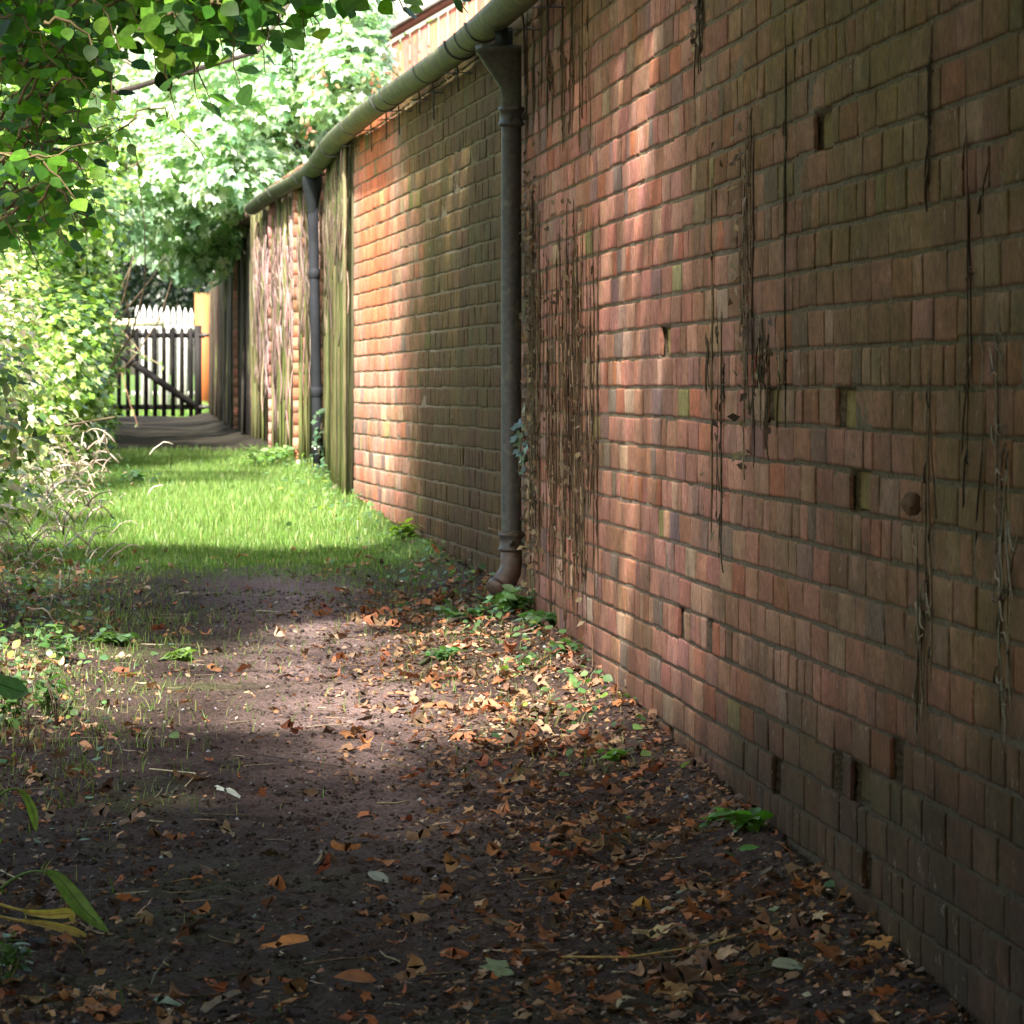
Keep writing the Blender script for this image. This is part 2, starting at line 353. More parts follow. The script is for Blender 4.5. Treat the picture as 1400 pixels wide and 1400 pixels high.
# colour
yb = S2Y((bs[:, 0] + bs[:, 1]) / 2); zb = (bs[:, 2] + .5) * COURSE
bc = palette(nb, [(.43, .195, .145), (.48, .245, .185), (.37, .185, .145), (.28, .165, .145), (.48, .31, .22), (.20, .14, .125), (.45, .165, .10)], [36, 30, 14, 7, 5, 3.5, 5], .085)
PB = np.stack([yb, zb * 2.2], 1)
orange = np.clip(1 - abs(yb - 22.0) / 1.0, 0, 1) ** .4 * np.clip((zb - .05) / .3, 0, 1)  # orange sun patch painted into the brick colour
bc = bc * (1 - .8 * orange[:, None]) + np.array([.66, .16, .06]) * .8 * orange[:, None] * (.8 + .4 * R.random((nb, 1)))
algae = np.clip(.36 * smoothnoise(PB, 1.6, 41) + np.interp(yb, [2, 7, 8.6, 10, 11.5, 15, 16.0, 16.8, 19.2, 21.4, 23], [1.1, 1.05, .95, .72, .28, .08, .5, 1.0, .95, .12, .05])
                + .45 * np.clip((zb - .75) / .5, 0, 1) * (yb > 11.5) - .2 * np.clip((.2 - zb) / .6, 0, 1) * (yb < 12) * (yb > 7) + .3 * np.clip((-.62 - zb) / .3, 0, 1), 0, .88)  # algae stain, with shade painted in as well towards the near end
acol = palette(nb, [(.125, .095, .045), (.15, .12, .045), (.09, .07, .042), (.10, .11, .06), (.16, .095, .06)], [4, 2, 3, .6, 2.5], .15)
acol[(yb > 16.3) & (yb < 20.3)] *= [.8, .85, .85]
ym = R.random(nb) < .014; bc[ym] = palette(ym.sum(), [(.25, .22, .09), (.36, .28, .15)], [2, 2], .12)
wh = (smoothnoise(PB * 1.0, .5, 44) > .75) & (R.random(nb) < .5); bc[wh] = bc[wh] * .6 + np.array([.5, .43, .40]) * .4
damp = np.clip((-.6 - (zb - (g(yb) + .9))) / .25, 0, 1); bc *= (1 - .25 * damp)[:, None]
for hs, hk in spall:
    m_ = (bs[:, 0] <= hs) & (bs[:, 1] > hs) & (bs[:, 2] == hk); bc[m_] = (.33, .26, .10)
good = ~isgone; nv = NX * NZ
i, j = np.meshgrid(np.arange(NX - 1), np.arange(NZ - 1), indexing='ij')
q = np.stack([i*NZ+j, i*NZ+j+1, (i+1)*NZ+j+1, (i+1)*NZ+j], -1).reshape(-1, 4)
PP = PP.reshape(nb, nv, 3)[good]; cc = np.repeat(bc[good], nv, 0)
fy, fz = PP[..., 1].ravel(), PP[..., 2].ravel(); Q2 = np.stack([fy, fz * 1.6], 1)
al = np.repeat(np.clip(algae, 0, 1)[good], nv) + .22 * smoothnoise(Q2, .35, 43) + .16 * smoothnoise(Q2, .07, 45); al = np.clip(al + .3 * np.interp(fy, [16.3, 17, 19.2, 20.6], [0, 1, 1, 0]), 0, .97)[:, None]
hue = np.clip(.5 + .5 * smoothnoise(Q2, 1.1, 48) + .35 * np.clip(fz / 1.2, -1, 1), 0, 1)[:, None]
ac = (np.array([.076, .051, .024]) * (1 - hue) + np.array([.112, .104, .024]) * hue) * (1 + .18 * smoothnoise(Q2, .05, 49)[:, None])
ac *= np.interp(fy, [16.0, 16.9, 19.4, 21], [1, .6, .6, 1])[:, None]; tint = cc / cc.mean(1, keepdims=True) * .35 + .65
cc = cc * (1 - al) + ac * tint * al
foot = np.clip((g(fy) + np.interp(fy, [7, 9.5, 11], [.62, .45, .25]) + .08 * smoothnoise(Q2, .4, 50) - fz) / .25, 0, 1)[:, None]; cc = cc * (1 - .6 * foot * (1 - .6 * np.clip((fy - 12) / 3, 0, 1))[:, None])  # darker wall foot: damp stain and painted shade together
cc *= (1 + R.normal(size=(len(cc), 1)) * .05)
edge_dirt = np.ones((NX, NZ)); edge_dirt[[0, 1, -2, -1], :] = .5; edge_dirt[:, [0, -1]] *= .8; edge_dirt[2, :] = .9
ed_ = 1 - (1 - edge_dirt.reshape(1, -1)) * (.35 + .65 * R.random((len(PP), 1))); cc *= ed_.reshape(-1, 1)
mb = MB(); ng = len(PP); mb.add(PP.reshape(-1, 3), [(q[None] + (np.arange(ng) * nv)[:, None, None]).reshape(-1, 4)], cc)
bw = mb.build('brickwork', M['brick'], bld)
# mortar: a rough sheet between the bricks, with sockets where bricks are out
ms_ = np.arange(0, SE, .012); mz = np.arange(-1.34, TOP, .0075); A, B = np.meshgrid(ms_, mz, indexing='ij')
o_ = -.0012 + .0010 * smoothnoise(np.stack([A.ravel() * 1.0, B.ravel() * 1.0], 1), .06, 51) + R.normal(size=A.size) * .0006
Z_ = B.ravel() + .0045 * smoothnoise(A.ravel()[:, None], .9, 31) * 0
kk = np.floor(B.ravel() / COURSE)
for n_ in np.where(isgone)[0]:
    m_ = (A.ravel() > bs[n_, 0] + .004) & (A.ravel() < bs[n_, 1] - .004) & (kk == bs[n_, 2]); o_[m_] = -.10
for hs, hk, wide in holes:
    n2 = (abs((bs[:, 0] + bs[:, 1]) / 2 - hs) < .12) & (bs[:, 2] == hk) & (~isgone) & (s1 - s0 < .102) & (bs[:, 1] - bs[:, 0] > .18)
    for n_ in np.where(n2)[0]:
        m_ = (A.ravel() > s1[n_] + .004) & (A.ravel() < bs[n_, 1] - .006) & (kk == hk); o_[m_] = -.10
for hs, hk in spall:
    for n_ in np.where((bs[:, 0] <= hs) & (bs[:, 1] > hs) & (bs[:, 2] == hk))[0]:
        m_ = (A.ravel() > bs[n_, 0] - .006) & (A.ravel() < bs[n_, 1] + .006) & (kk == hk); o_[m_] = -.03
PM = onwall(A.ravel(), Z_, o_); ya = S2Y(A.ravel())
alg = np.clip(.3 * smoothnoise(np.stack([ya, Z_ * 2], 1), 1.3, 47) + np.interp(ya, [2, 8, 10, 12, 15, 17, 20, 23], [.75, .7, .5, .35, .3, .7, .3, .2]) + .3 * np.clip((Z_ - .5) / .6, 0, 1) - .5 * np.clip((-.2 - Z_) / .4, 0, 1), 0, 1)
mc = np.array([.27, .215, .165]) * (1 - alg[:, None]) + np.array([.105, .095, .040]) * alg[:, None] * np.clip(1.1 + .5 * Z_, .6, 1.6)[:, None]
lowd = np.clip((-.35 - Z_) / .35, 0, 1)[:, None] * .75; mc = mc * (1 - lowd) + np.array([.05, .045, .03]) * lowd
mc[(o_ < -.05)] = (.04, .035, .028)
mc *= (.8 + .35 * R.random(len(mc)))[:, None]
mb = MB(); nz_ = len(mz); i, j = np.meshgrid(np.arange(len(ms_) - 1), np.arange(nz_ - 1), indexing='ij')
mb.add(PM, [np.stack([i*nz_+j, i*nz_+j+1, (i+1)*nz_+j+1, (i+1)*nz_+j], -1).reshape(-1, 4)], mc)
mb.build('mortar', M['mortar'], bld)
# core of the wall and wall plate, roof behind
def strip(mb, ya, yb_, off0, off1, z0, z1, col, step=.5):
    Yv = np.arange(ya, yb_ + 1e-6, step); 
    if Yv[-1] < yb_: Yv = np.append(Yv, yb_)
    V = []
    for y in Yv:
        x = Wx(y); V += [(x - off0, y, z0), (x - off1, y, z0), (x - off1, y, z1), (x - off0, y, z1)]
    n = len(Yv); f = []
    for a in range(n - 1):
        for b in range(4): f.append([a*4+b, a*4+(b+1) % 4, (a+1)*4+(b+1) % 4, (a+1)*4+b])
    mb.add(V, [np.array(f), np.array([[3, 2, 1, 0]]), np.array([[(n-1)*4 + b for b in range(4)]])], col)
mb = MB(); strip(mb, 1.0, 23.19, -.30, -.125, -1.4, 1.30, (.2, .15, .12)); strip(mb, 23.2, 33.6, -.30, -.10, -1.0, 1.30, (.08, .07, .05)); mb.build('wall_core', M['mortar'], bld)
mb = MB(); strip(mb, 1.0, 33.6, -.12, .0, 1.306, 1.33, (.10, .085, .05)); mb.build('eaves_board', M['timber'], bld)
mb = MB(); ry = np.arange(1.0, 33.7, .18); rows = np.arange(0, 4.2, .25)
for a, y in enumerate(ry[:-1]):
    for r_ in rows:
        x0 = Wx(y) + .0 + r_ * .9; zz = 1.335 + r_ * .3
        V = np.array([(x0, y + .004, zz), (x0 + .24, y + .004, zz + .08), (x0 + .24, y + .176, zz + .08), (x0, y + .176, zz), (x0, y + .004, zz + .022), (x0 + .24, y + .004, zz + .102), (x0 + .24, y + .176, zz + .102), (x0, y + .176, zz + .022)])
        V += R.normal(size=(1, 3)) * .002
        mb.add(V, [np.array([[0,3,2,1],[4,5,6,7],[0,1,5,4],[1,2,6,5],[2,3,7,6],[3,0,4,7]])], palette(1, [(.30, .13, .09), (.22, .12, .08), (.17, .15, .07)], [3, 2, 1])[0])
mb.build('roof', M['tile'], bld)

def boards(ya, yb_, z1, cols, wts, par, name='board_panel', poles=5, wmin=.07, wmax=.16, proud=0, lean=.03, mat='timber'):
    mb = MB(); y = ya
    while y < yb_ - .02:
        wd = min(R.uniform(wmin, wmax), yb_ - y); o1 = proud + R.uniform(0, .025); th = .02
        c = palette(1, cols, wts, .2)[0]; zt = z1 - abs(R.normal()) * .03; zb_ = g(y) - .06 + max(0, R.normal() * .04)
        ln = R.normal() * lean; y1 = y + wd - .008
        V = np.array([(Wx(y) - o1, y + ln, zb_), (Wx(y1) - o1, y1 + ln, zb_), (Wx(y1) - o1 + th, y1 + ln, zb_), (Wx(y) - o1 + th, y + ln, zb_),
                      (Wx(y) - o1, y, zt), (Wx(y1) - o1, y1, zt), (Wx(y1) - o1 + th, y1, zt), (Wx(y) - o1 + th, y, zt)])
        V[:4, 0] += R.normal() * .008; mb.add(V, [np.array([[0,3,2,1],[4,5,6,7],[0,1,5,4],[1,2,6,5],[2,3,7,6],[3,0,4,7]])], c); y += wd
    for _ in range(int((yb_ - ya) * poles)):                # thin poles and canes leaning on the boards
        y0 = R.uniform(ya, yb_); y1 = y0 + R.normal() * .12; n = 6; t = np.linspace(0, 1, n); zz = g(y0) + t * (R.uniform(.9, 1) * (z1 - g(y0)))
        yy = y0 + (y1 - y0) * t; mb.tube(np.stack([Wx(yy) - proud - .04 + R.normal(size=n) * .003, yy, zz], 1), R.uniform(.006, .013), 5, palette(1, [(.13, .14, .05), (.18, .17, .08), (.07, .07, .03)], [2, 2, 1])[0])
    return mb.build(name, M[mat], par)
def pier(Y, x_right, x_left, z1, par, cols, wts, depth=.34):
    """brick pier standing proud of the boards; its near face spans the photo columns x_left..x_right"""
    Xr, Xl = (x_right - 700) * Y / F, (x_left - 700) * Y / F; mb = MB(); zb_ = g(Y) - .1
    mb.box((Xl + .0025, Y + .004, zb_), (Xr + .12, Y + depth - .008, z1), (.30, .24, .19))
    z = math.floor(zb_ / COURSE) * COURSE; k = 0
    while z < z1 - .07:
        c = palette(4, cols, wts, .16)
        if k % 2: segs = [(Y, Y + .112), (Y + .116, Y + depth)]
        else: segs = [(Y, Y + .22), (Y + .224, Y + depth)]
        for q_, (a, b_) in enumerate(segs):
            jx = R.normal() * .002
            mb.box((Xl + jx, a + R.random() * .003, z + .002), (Xr + .125, b_ - .003, z + COURSE - .002 + R.normal() * .0004), c[q_])
        z += COURSE; k += 1
    return mb.build('brick_pier', M['brick'], par)
GB = [(.085, .085, .035), (.12, .11, .05), (.055, .05, .028), (.10, .085, .055)]
CR = [(.26, .20, .15), (.18, .14, .10), (.13, .12, .06)]
RB = [(.42, .17, .11), (.50, .25, .17), (.30, .15, .10)]
boards(23.22, 27.0, 1.29, GB, [3, 2, 2, 1], bld, wmin=.05, wmax=.12, lean=.01, poles=14)
pier(27.0, 455, 437, 1.29, bld, [(.22, .12, .08), (.3, .16, .11), (.16, .1, .07)], [2, 2, 1])
boards(27.35, 28.5, 1.29, GB, [3, 2, 2, 1], bld)
pier(28.5, 418, 401, 1.29, bld, [(.36, .15, .09), (.34, .18, .12), (.27, .14, .09)], [2, 2, 1])
boards(28.86, 31.0, 1.29, CR, [2, 2, 1], bld, wmin=.1, wmax=.25)
pier(31.0, 382, 367, 1.29, bld, [(.38, .19, .17), (.3, .15, .13), (.42, .25, .21)], [2, 2, 1])
boards(31.36, 33.5, 1.29, GB, [3, 2, 1, 2], bld, wmin=.1, wmax=.3)

# the darker lean-to beyond
shed = thing('timber_lean_to', 'dark boarded lean-to with brick piers in tree shade beside the gate', 'building', (Wx(40), 40, g(40)))
pier(33.6, 352, 343, 1.2, shed, [(.25, .13, .09), (.2, .11, .08)], [1, 1], .34)
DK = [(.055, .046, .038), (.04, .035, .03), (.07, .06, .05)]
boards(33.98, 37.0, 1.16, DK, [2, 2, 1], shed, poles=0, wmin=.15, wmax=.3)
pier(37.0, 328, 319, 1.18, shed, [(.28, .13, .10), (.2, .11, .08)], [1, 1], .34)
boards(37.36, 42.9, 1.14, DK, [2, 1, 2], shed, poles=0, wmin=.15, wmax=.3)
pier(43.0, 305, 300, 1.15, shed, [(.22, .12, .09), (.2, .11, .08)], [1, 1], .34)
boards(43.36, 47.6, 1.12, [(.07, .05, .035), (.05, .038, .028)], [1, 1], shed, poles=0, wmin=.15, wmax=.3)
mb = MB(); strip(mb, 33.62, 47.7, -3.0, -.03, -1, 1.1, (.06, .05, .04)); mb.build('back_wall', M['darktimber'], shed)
mb = MB(); strip(mb, 33.62, 47.8, -3.1, .06, 1.21, 1.27, (.12, .08, .06)); mb.build('roof', M['tile'], shed)

# red boarded gable far behind the gutter
gab = thing('boarded_gable', 'reddish boarded gable end with pale sloping bargeboard rising behind the gutter', 'building', px(600, 300, 39))
YG = 39.0; 
def gp(x, y): p = px(x, y, YG); return p[0], p[2]
mb = MB(); x = 470
while x < 760:
    x2 = x + 13; ytop = lambda q: 86 - (q - 490) * .58
    (xa, za), (xb, zb2) = gp(x, ytop(x)), gp(x2 - 1.6, ytop(x2)); zl = -.35
    V = [(xa, YG, zl), (xb, YG, zl), (xb, YG + .03, zl), (xa, YG + .03, zl), (xa, YG, za), (xb, YG, zb2), (xb, YG + .03, zb2), (xa, YG + .03, za)]
    mb.add(V, [np.array([[0,3,2,1],[4,5,6,7],[0,1,5,4],[1,2,6,5],[2,3,7,6],[3,0,4,7]])], palette(1, [(.30, .09, .065), (.25, .09, .07), (.33, .12, .09)], [1, 1, 1])[0]); x = x2
mb.build('boarding', M['timber'], gab)
mb = MB(); (xa, za), (xb, zb2) = gp(455, 98), gp(760, -79)
for o0, o1, c in ((0, .055, (.24, .09, .07)), (.06, .11, (.32, .29, .27))):
    V = [(xa, YG - .05 - o0, za + o0), (xb, YG - .05 - o0, zb2 + o0), (xb, YG + .2, zb2 + o0), (xa, YG + .2, za + o0), (xa, YG - .05 - o0, za + o1), (xb, YG - .05 - o0, zb2 + o1), (xb, YG + .2, zb2 + o1), (xa, YG + .2, za + o1)]
    mb.add(V, [np.array([[0,3,2,1],[4,5,6,7],[0,1,5,4],[1,2,6,5],[2,3,7,6],[3,0,4,7]])], c)
mb.build('bargeboard', M['whitepaint'], gab)
mb = MB(); mb.box((gp(455, 0)[0], YG + .04, -.4), (gp(760, 0)[0], YG + 5, gp(470, 95)[1] - .1), (.25, .12, .09)); mb.build('side_wall', M['timber'], gab)

# ------------------------------------------------------------------ gutter and downpipes
GR = .06; GZc = 1.245
def Wsm(Y): return sum(w_ * Wx(np.asarray(Y) + d_) for d_, w_ in ((-1.8, .12), (-.9, .22), (0, .32), (.9, .22), (1.8, .12)))
def gut_c(Y): return np.stack([Wsm(Y) - .022 - GR - .006, Y, GZc + 0 * Y + .004 * np.sin(Y * 1.3)], -1)
gt = thing('gutter', 'half round gutter grown over with green algae along the top of the brick wall', 'gutter', gut_c(np.array(16.0)))
Yv = np.concatenate([np.arange(2, 32.6, .25)]); C = gut_c(Yv); a = np.linspace(-math.pi * 1.02, math.pi * .02, 15)
prof = [(math.cos(t) * GR, math.sin(t) * GR) for t in a] + [(math.cos(t) * (GR - .005), math.sin(t) * (GR - .005)) for t in a[::-1]]
def sweep(mb, C, prof, col, cap=True):
    n = len(prof); prof = np.array(prof); V = np.stack([C[:, None, 0] + prof[None, :, 0], np.repeat(C[:, 1:2], n, 1), C[:, None, 2] + prof[None, :, 1]], -1)
    i, j = np.meshgrid(np.arange(len(C) - 1), np.arange(n), indexing='ij'); j2 = (j + 1) % n
    fs = [np.stack([i*n+j, (i+1)*n+j, (i+1)*n+j2, i*n+j2], -1).reshape(-1, 4)]
    mb.add(V.reshape(-1, 3), fs, col)
mb = MB(); sweep(mb, C, prof, (.085, .09, .06)); gch = mb.build('channel', M['gutter'], gt, True)
mb = MB(); e_ = gut_c(np.array([32.49, 32.51])); mb.add(np.concatenate([[e_[1] + (0, 0, 0)], np.stack([e_[1, 0] + np.cos(a) * GR * 1.03, np.full(15, 32.51), e_[1, 2] + np.sin(a) * GR * 1.03], 1)]), [np.array([[0, k, k + 1] for k in range(1, 15)])], (.1, .11, .06)); mb.build('stop_end', M['gutter'], gt)
for yj, wj in [(29.8, .05), (24.2, .05), (20.4, .06), (19.95, .02), (17.1, .05), (16.75, .03), (16.3, .04), (27.6, .05), (22.2, .02), (18.4, .02), (25.8, .02), (12.9, .05), (30.9, .02)]:
    r_ = GR + (.007 if wj > .03 else .004); cs = gut_c(np.linspace(yj, yj + wj, 3)); mb = MB()
    pr = [(math.cos(t) * r_, math.sin(t) * r_ ) for t in a] + [(math.cos(t) * (GR - .001), math.sin(t) * (GR - .001)) for t in a[::-1]]
    sweep(mb, cs, pr, (.035, .04, .035))
    V = mb.v[0]; n = len(pr); mb.add(V[:n].copy(), [np.array([[k, k+1, n-2-k, n-1-k] for k in range(14)])], (.035, .04, .035))
    mb.build('joint', M['iron'], gt, True)
for yj in (14.4, 15.3, 17.6, 18.7, 19.3, 20.1, 20.9, 21.7, 22.9, 24.1, 26.0):
    mb = MB(); p = np.array([float(Wx(yj)), yj, 1.165 + R.normal() * .01]); L = R.uniform(.07, .11)
    mb.tube([p + (.03, 0, 0), p + (-.04, 0, .004), p + (-L, 0, 0)], .0028, 5, (.05, .045, .04))
    mb.tube([p + (-L * .55, 0, .05), p + (-L * .55 + .003, 0, 0), p + (-L * .5, .01, -R.uniform(.05, .11))], .0032, 5, (.04, .035, .03))
    mb.build('bracket', M['iron'], gt)

DP = np.array([-.002, 15.88, 0]); IR = (.042, .045, .050)
dp = thing('downpipe', 'dark cast iron downpipe with a hopper head and angled shoe, nearer of the two', 'downpipe', (DP[0], DP[1], g(15.9)))
mb = MB(); mb.lathe([(.034, -.60), (.034, .93)], DP + (0, 0, 0), 24, IR); pp = mb.build('pipe', M['iron'], dp, True)
mb = MB(); mb.box((DP[0] - .055, 15.84, 1.11), (DP[0] + .005, 15.93, 1.20), (.03, .04, .035)); mb.build('outlet', M['iron'], dp)
# hopper: square flared bowl
mb = MB(); lv = [(.93, .0425, .038, 0), (.975, .0435, .042, 0), (1.00, .045, .046, -.004), (1.045, .062, .058, -.014), (1.09, .082, .072, -.026), (1.115, .090, .078, -.030), (1.118, .096, .083, -.030), (1.14, .096, .083, -.030), (1.14, .086, .073, -.030), (1.06, .06, .055, -.014)]
V = []
for z, hx, hy, ox in lv:
    for sx, sy in ((-1, -.7), (-.7, -1), (.7, -1), (1, -.7), (1, .7), (.7, 1), (-.7, 1), (-1, .7)): V.append((DP[0] - (.8 * hx - .034) + .8 * hx * sx, DP[1] + sy * hy, z))
n = len(lv); f = [[a_*8+b_, a_*8+(b_+1) % 8, (a_+1)*8+(b_+1) % 8, (a_+1)*8+b_] for a_ in range(n-1) for b_ in range(8)]
mb.add(V, [np.array(f)], (.055, .065, .045)); mb.build('hopper', M['iron'], dp)
for zc in (.875, -.545):
    mb = MB(); mb.lathe([(.034, -.004), (.044, 0), (.044, .010), (.039, .014), (.039, .045), (.044, .049), (.044, .061), (.034, .066)], DP + (0, 0, zc), 24, (.06, .062, .058) if zc > 0 else (.05, .045, .045))
    c_ = mb.build('collar', M['iron'], dp, True)
    mb = MB(); mb.box((DP[0] + .03, 15.86, zc + .018), (DP[0] + .06, 15.90, zc + .042), IR); sub(c_, mb, 'fixing_ear', M['iron']); mb = MB(); mb.box((DP[0] - .008, 15.84 - .012, zc + .02), (DP[0] + .008, 15.845, zc + .036), IR); sub(c_, mb, 'bolt', M['iron'])
mb = MB(); P = DP + np.array([(0, 0, -.52), (0, 0, -.585), (-.004, 0, -.615), (-.018, -.01, -.640), (-.042, -.03, -.665)]); mb.tube(P, [.036, .036, .038, .039, .036], 22, (.075, .05, .045)); mb.tube(P[-1:] + np.array([(0, 0, 0), (-.012, -.01, -.012)]), [.040, .040], 22, (.085, .055, .045)); mb.build('shoe', M['iron'], dp, True)

D2x = (426.5 - 700) * 26.9 / F
d2 = thing('downpipe', 'plain black downpipe with flared top at the far boarded bays, further of the two', 'downpipe', (D2x, 26.9, g(26.9)))
mb = MB(); lx = lambda z: D2x + .02 - (z - .3) * .02
P = np.array([(lx(z), 26.9, z) for z in (1.02, .6, .2, -.2, -.46)]); mb.tube(P, .029, 20, (.018, .020, .026)); mb.build('pipe', M['plastic'], d2, True)
mb = MB(); mb.lathe([(.030, -.16), (.032, -.12), (.052, -.03), (.056, 0), (.056, .045), (.0, .046)], (lx(1.15), 26.9, 1.15), 20, (.014, .018, .02)); mb.build('hopper', M['plastic'], d2, True)
for zc in (.62, -.05): mb = MB(); mb.lathe([(.029, -.003), (.0335, 0), (.0335, .05), (.029, .053)], (lx(zc), 26.9, zc), 20, (.018, .02, .026)); mb.build('collar', M['plastic'], d2, True)
mb = MB(); P = np.array([(lx(-.45), 26.9, -.44), (lx(-.48), 26.9, -.47), (lx(-.48) - .02, 26.87, -.50)]); mb.tube(P, [.033, .034, .033], 20, (.018, .02, .026)); mb.build('shoe', M['plastic'], d2, True)

# ------------------------------------------------------------------ dead creeper on the wall
def creeper(name, label, x0, x1, ya, yb_, n, r, cols, wts, spread=.012, leaf=0, fringe=0):
    """stems between photo columns x0..x1 from row ya (top) to row yb_"""
    Ym = waly((x0 + x1) / 2); t_ = thing(name, label, 'creeper', (Wx(Ym), Ym, g(Ym))); mb = MB()
    for k in range(n):
        if n <= 12 and k: mb.build('stem', M['stem'], t_); mb = MB()
        x = float(np.clip(R.normal((x0 + x1) / 2, (x1 - x0) * .33), x0 - 8, x1 + 8)); Y = waly(x); top = (HOR - ya - R.random() ** 1.3 * .55 * (yb_ - ya)) * Y / F; bot = (HOR - yb_ + R.random() ** 1.3 * .5 * (yb_ - ya)) * Y / F
        top = min(top, 1.28); m = max(6, int((top - bot) / .035)); z = np.linspace(top, bot, m); dy = np.cumsum(R.normal(size=m)) * spread * .35 + np.sin(z * R.uniform(6, 16) + R.random() * 6) * spread
        o = .001 + np.abs(R.normal()) * .002 + np.abs(np.cumsum(R.normal(size=m)) * .0003); r_ = r * .62; P = np.stack([Wx(Y + dy) - o - r_, Y + dy, z], 1)
        mb.tube(P, r_ * R.uniform(.4, 1.4) * (.25 + .75 * np.clip(np.sin(np.linspace(.05, 3.05, m)) * 1.8, 0, 1)) * (1 + R.normal(size=m) * .15), 5, palette(1, cols, wts, .25)[0])
        for _ in range(fringe):
            i_ = R.integers(1, m - 1); s_ = R.choice([-1, 1]); L = R.uniform(.02, .09); tt = np.linspace(0, 1, 5)
            L *= 1.5 if R.random() < .3 else 1
            mb.tube(P[i_] + np.stack([-.003 * np.sin(tt * 3), s_ * L * tt + R.normal(size=5) * .003, -L * tt * R.uniform(-.6, 1.8) + R.normal(size=5) * .004], 1), .0016, 4, palette(1, cols, wts, .3)[0])
    mb.build('stem' if n <= 12 else 'stems', M['stem'], t_)
    if leaf:
        mb = MB(); x = R.uniform(x0, x1, leaf); Y = F * 1.293 / (x - 190.0); z = (HOR - R.uniform(ya, yb_, leaf)) * Y / F
        P = np.stack([Wx(Y) - .006 - R.random(leaf) * .02, Y, z], 1); leaves(mb, T_SM, P, rand_dirs(leaf) + np.array([-1, -.6, .3]), rand_dirs(leaf) + np.array([0, 0, -.8]), R.uniform(.012, .035, leaf), palette(leaf, [(.24, .19, .12), (.16, .12, .075), (.08, .06, .04)], [2, 2, 2])); mb.build('dry_leaves', M['dead'], t_)
    return t_
TAN = [(.20, .14, .085), (.12, .08, .05), (.07, .048, .03), (.32, .25, .18)]; BRN = [(.07, .055, .032), (.11, .085, .05), (.045, .04, .025), (.2, .165, .11)]
creeper('dead_creeper', 'dense mat of dry tan creeper stems on the brick just right of the nearer downpipe', 740, 812, 270, 880, 105, .0026, TAN, [2, 3, 4, .7], .016, 160, 5)
creeper('dead_creeper', 'thick dark woody creeper trunk with crumpled dead leaves beside the nearer downpipe', 722, 740, 225, 820, 10, .0085, BRN, [2, 2, 1, 2], .016, 420, 6)
creeper('dead_creeper', 'shaggy dark column of twisted creeper stems down the middle of the brick wall', 1008, 1032, 140, 640, 10, .0042, [(.12, .09, .055), (.17, .13, .085), (.07, .055, .035)], [3, 2, 2], .012, 60, 5)
creeper('dead_creeper', 'loose pair of long creeper stems left of the shaggy dark column', 965, 992, 150, 770, 6, .0038, BRN, [3, 2, 2, 1], .008, 8, 6)
creeper('dead_creeper', 'single straight thin dark creeper stem running the full height right of the shaggy column', 1072, 1078, 0, 720, 2, .0045, BRN, [3, 2, 2, 0], .004, 0, 2)
creeper('dead_creeper', 'frayed creeper clump low on the wall under the shaggy column', 1042, 1066, 430, 600, 6, .0028, BRN, [3, 2, 2, 1], .008, 10, 5)
creeper('dead_creeper', 'ragged creeper tuft hanging from the wall top over the pink bricks', 955, 966, -40, 90, 9, .004, BRN, [3, 2, 2, 1], .006, 20, 3)
creeper('dead_creeper', 'dark creeper wisps hanging under the wall top right of the hopper', 728, 800, -40, 210, 34, .003, [(.08, .065, .035), (.16, .12, .06)], [2, 1], .008, 15, 2)
creeper('dead_creeper', 'sparse wiry creeper stems meeting at a woody knot on the dark brickwork', 1258, 1300, 430, 1130, 7, .0022, [(.2, .17, .11), (.09, .07, .045), (.28, .24, .18)], [2, 2, 1], .010, 0, 5)
creeper('dead_creeper', 'pale curling creeper strands at the right end of the wall', 1360, 1392, 300, 1060, 7, .0018, [(.2, .18, .13), (.28, .25, .19), (.11, .09, .06)], [2, 2, 1], .016, 0, 6)
creeper('dead_creeper', 'thin dark creeper stem trailing down the upper right brickwork', 1268, 1280, -20, 260, 3, .0032, BRN, [3, 2, 2, 1], .008, 0, 3)
creeper('dead_creeper', 'fine creeper threads over the olive stained bricks near the right edge', 1315, 1345, 60, 760, 3, .0026, BRN, [3, 2, 2, 1], .008, 0, 4)
Yk = waly(1270); kp = np.array([float(Wx(Yk)) - .03, Yk, (HOR - 688) * Yk / F])
mb = MB(); u_, v_ = np.meshgrid(np.linspace(0, 2 * math.pi, 15)[:-1], np.linspace(-1.5, 1.5, 9), indexing='ij')
D = np.stack([np.cos(u_) * np.cos(v_), np.sin(u_) * np.cos(v_), np.sin(v_)], -1).reshape(-1, 3); rr = .021 * (1 + .5 * smoothnoise(D, 1.2, 5) + .15 * smoothnoise(D, .4, 6))
i, j = np.meshgrid(np.arange(14), np.arange(8), indexing='ij'); mb.add(kp + D * rr[:, None] * (.7, 1.3, 1), [np.stack([i*9+j, ((i+1) % 14)*9+j, ((i+1) % 14)*9+j+1, i*9+j+1], -1).reshape(-1, 4)], (.17, .11, .07))
tag(mb.build('wood_knot', M['bark'], None, True), 'round brown woody knot of old creeper clinging to the dark brickwork', 'creeper knot')
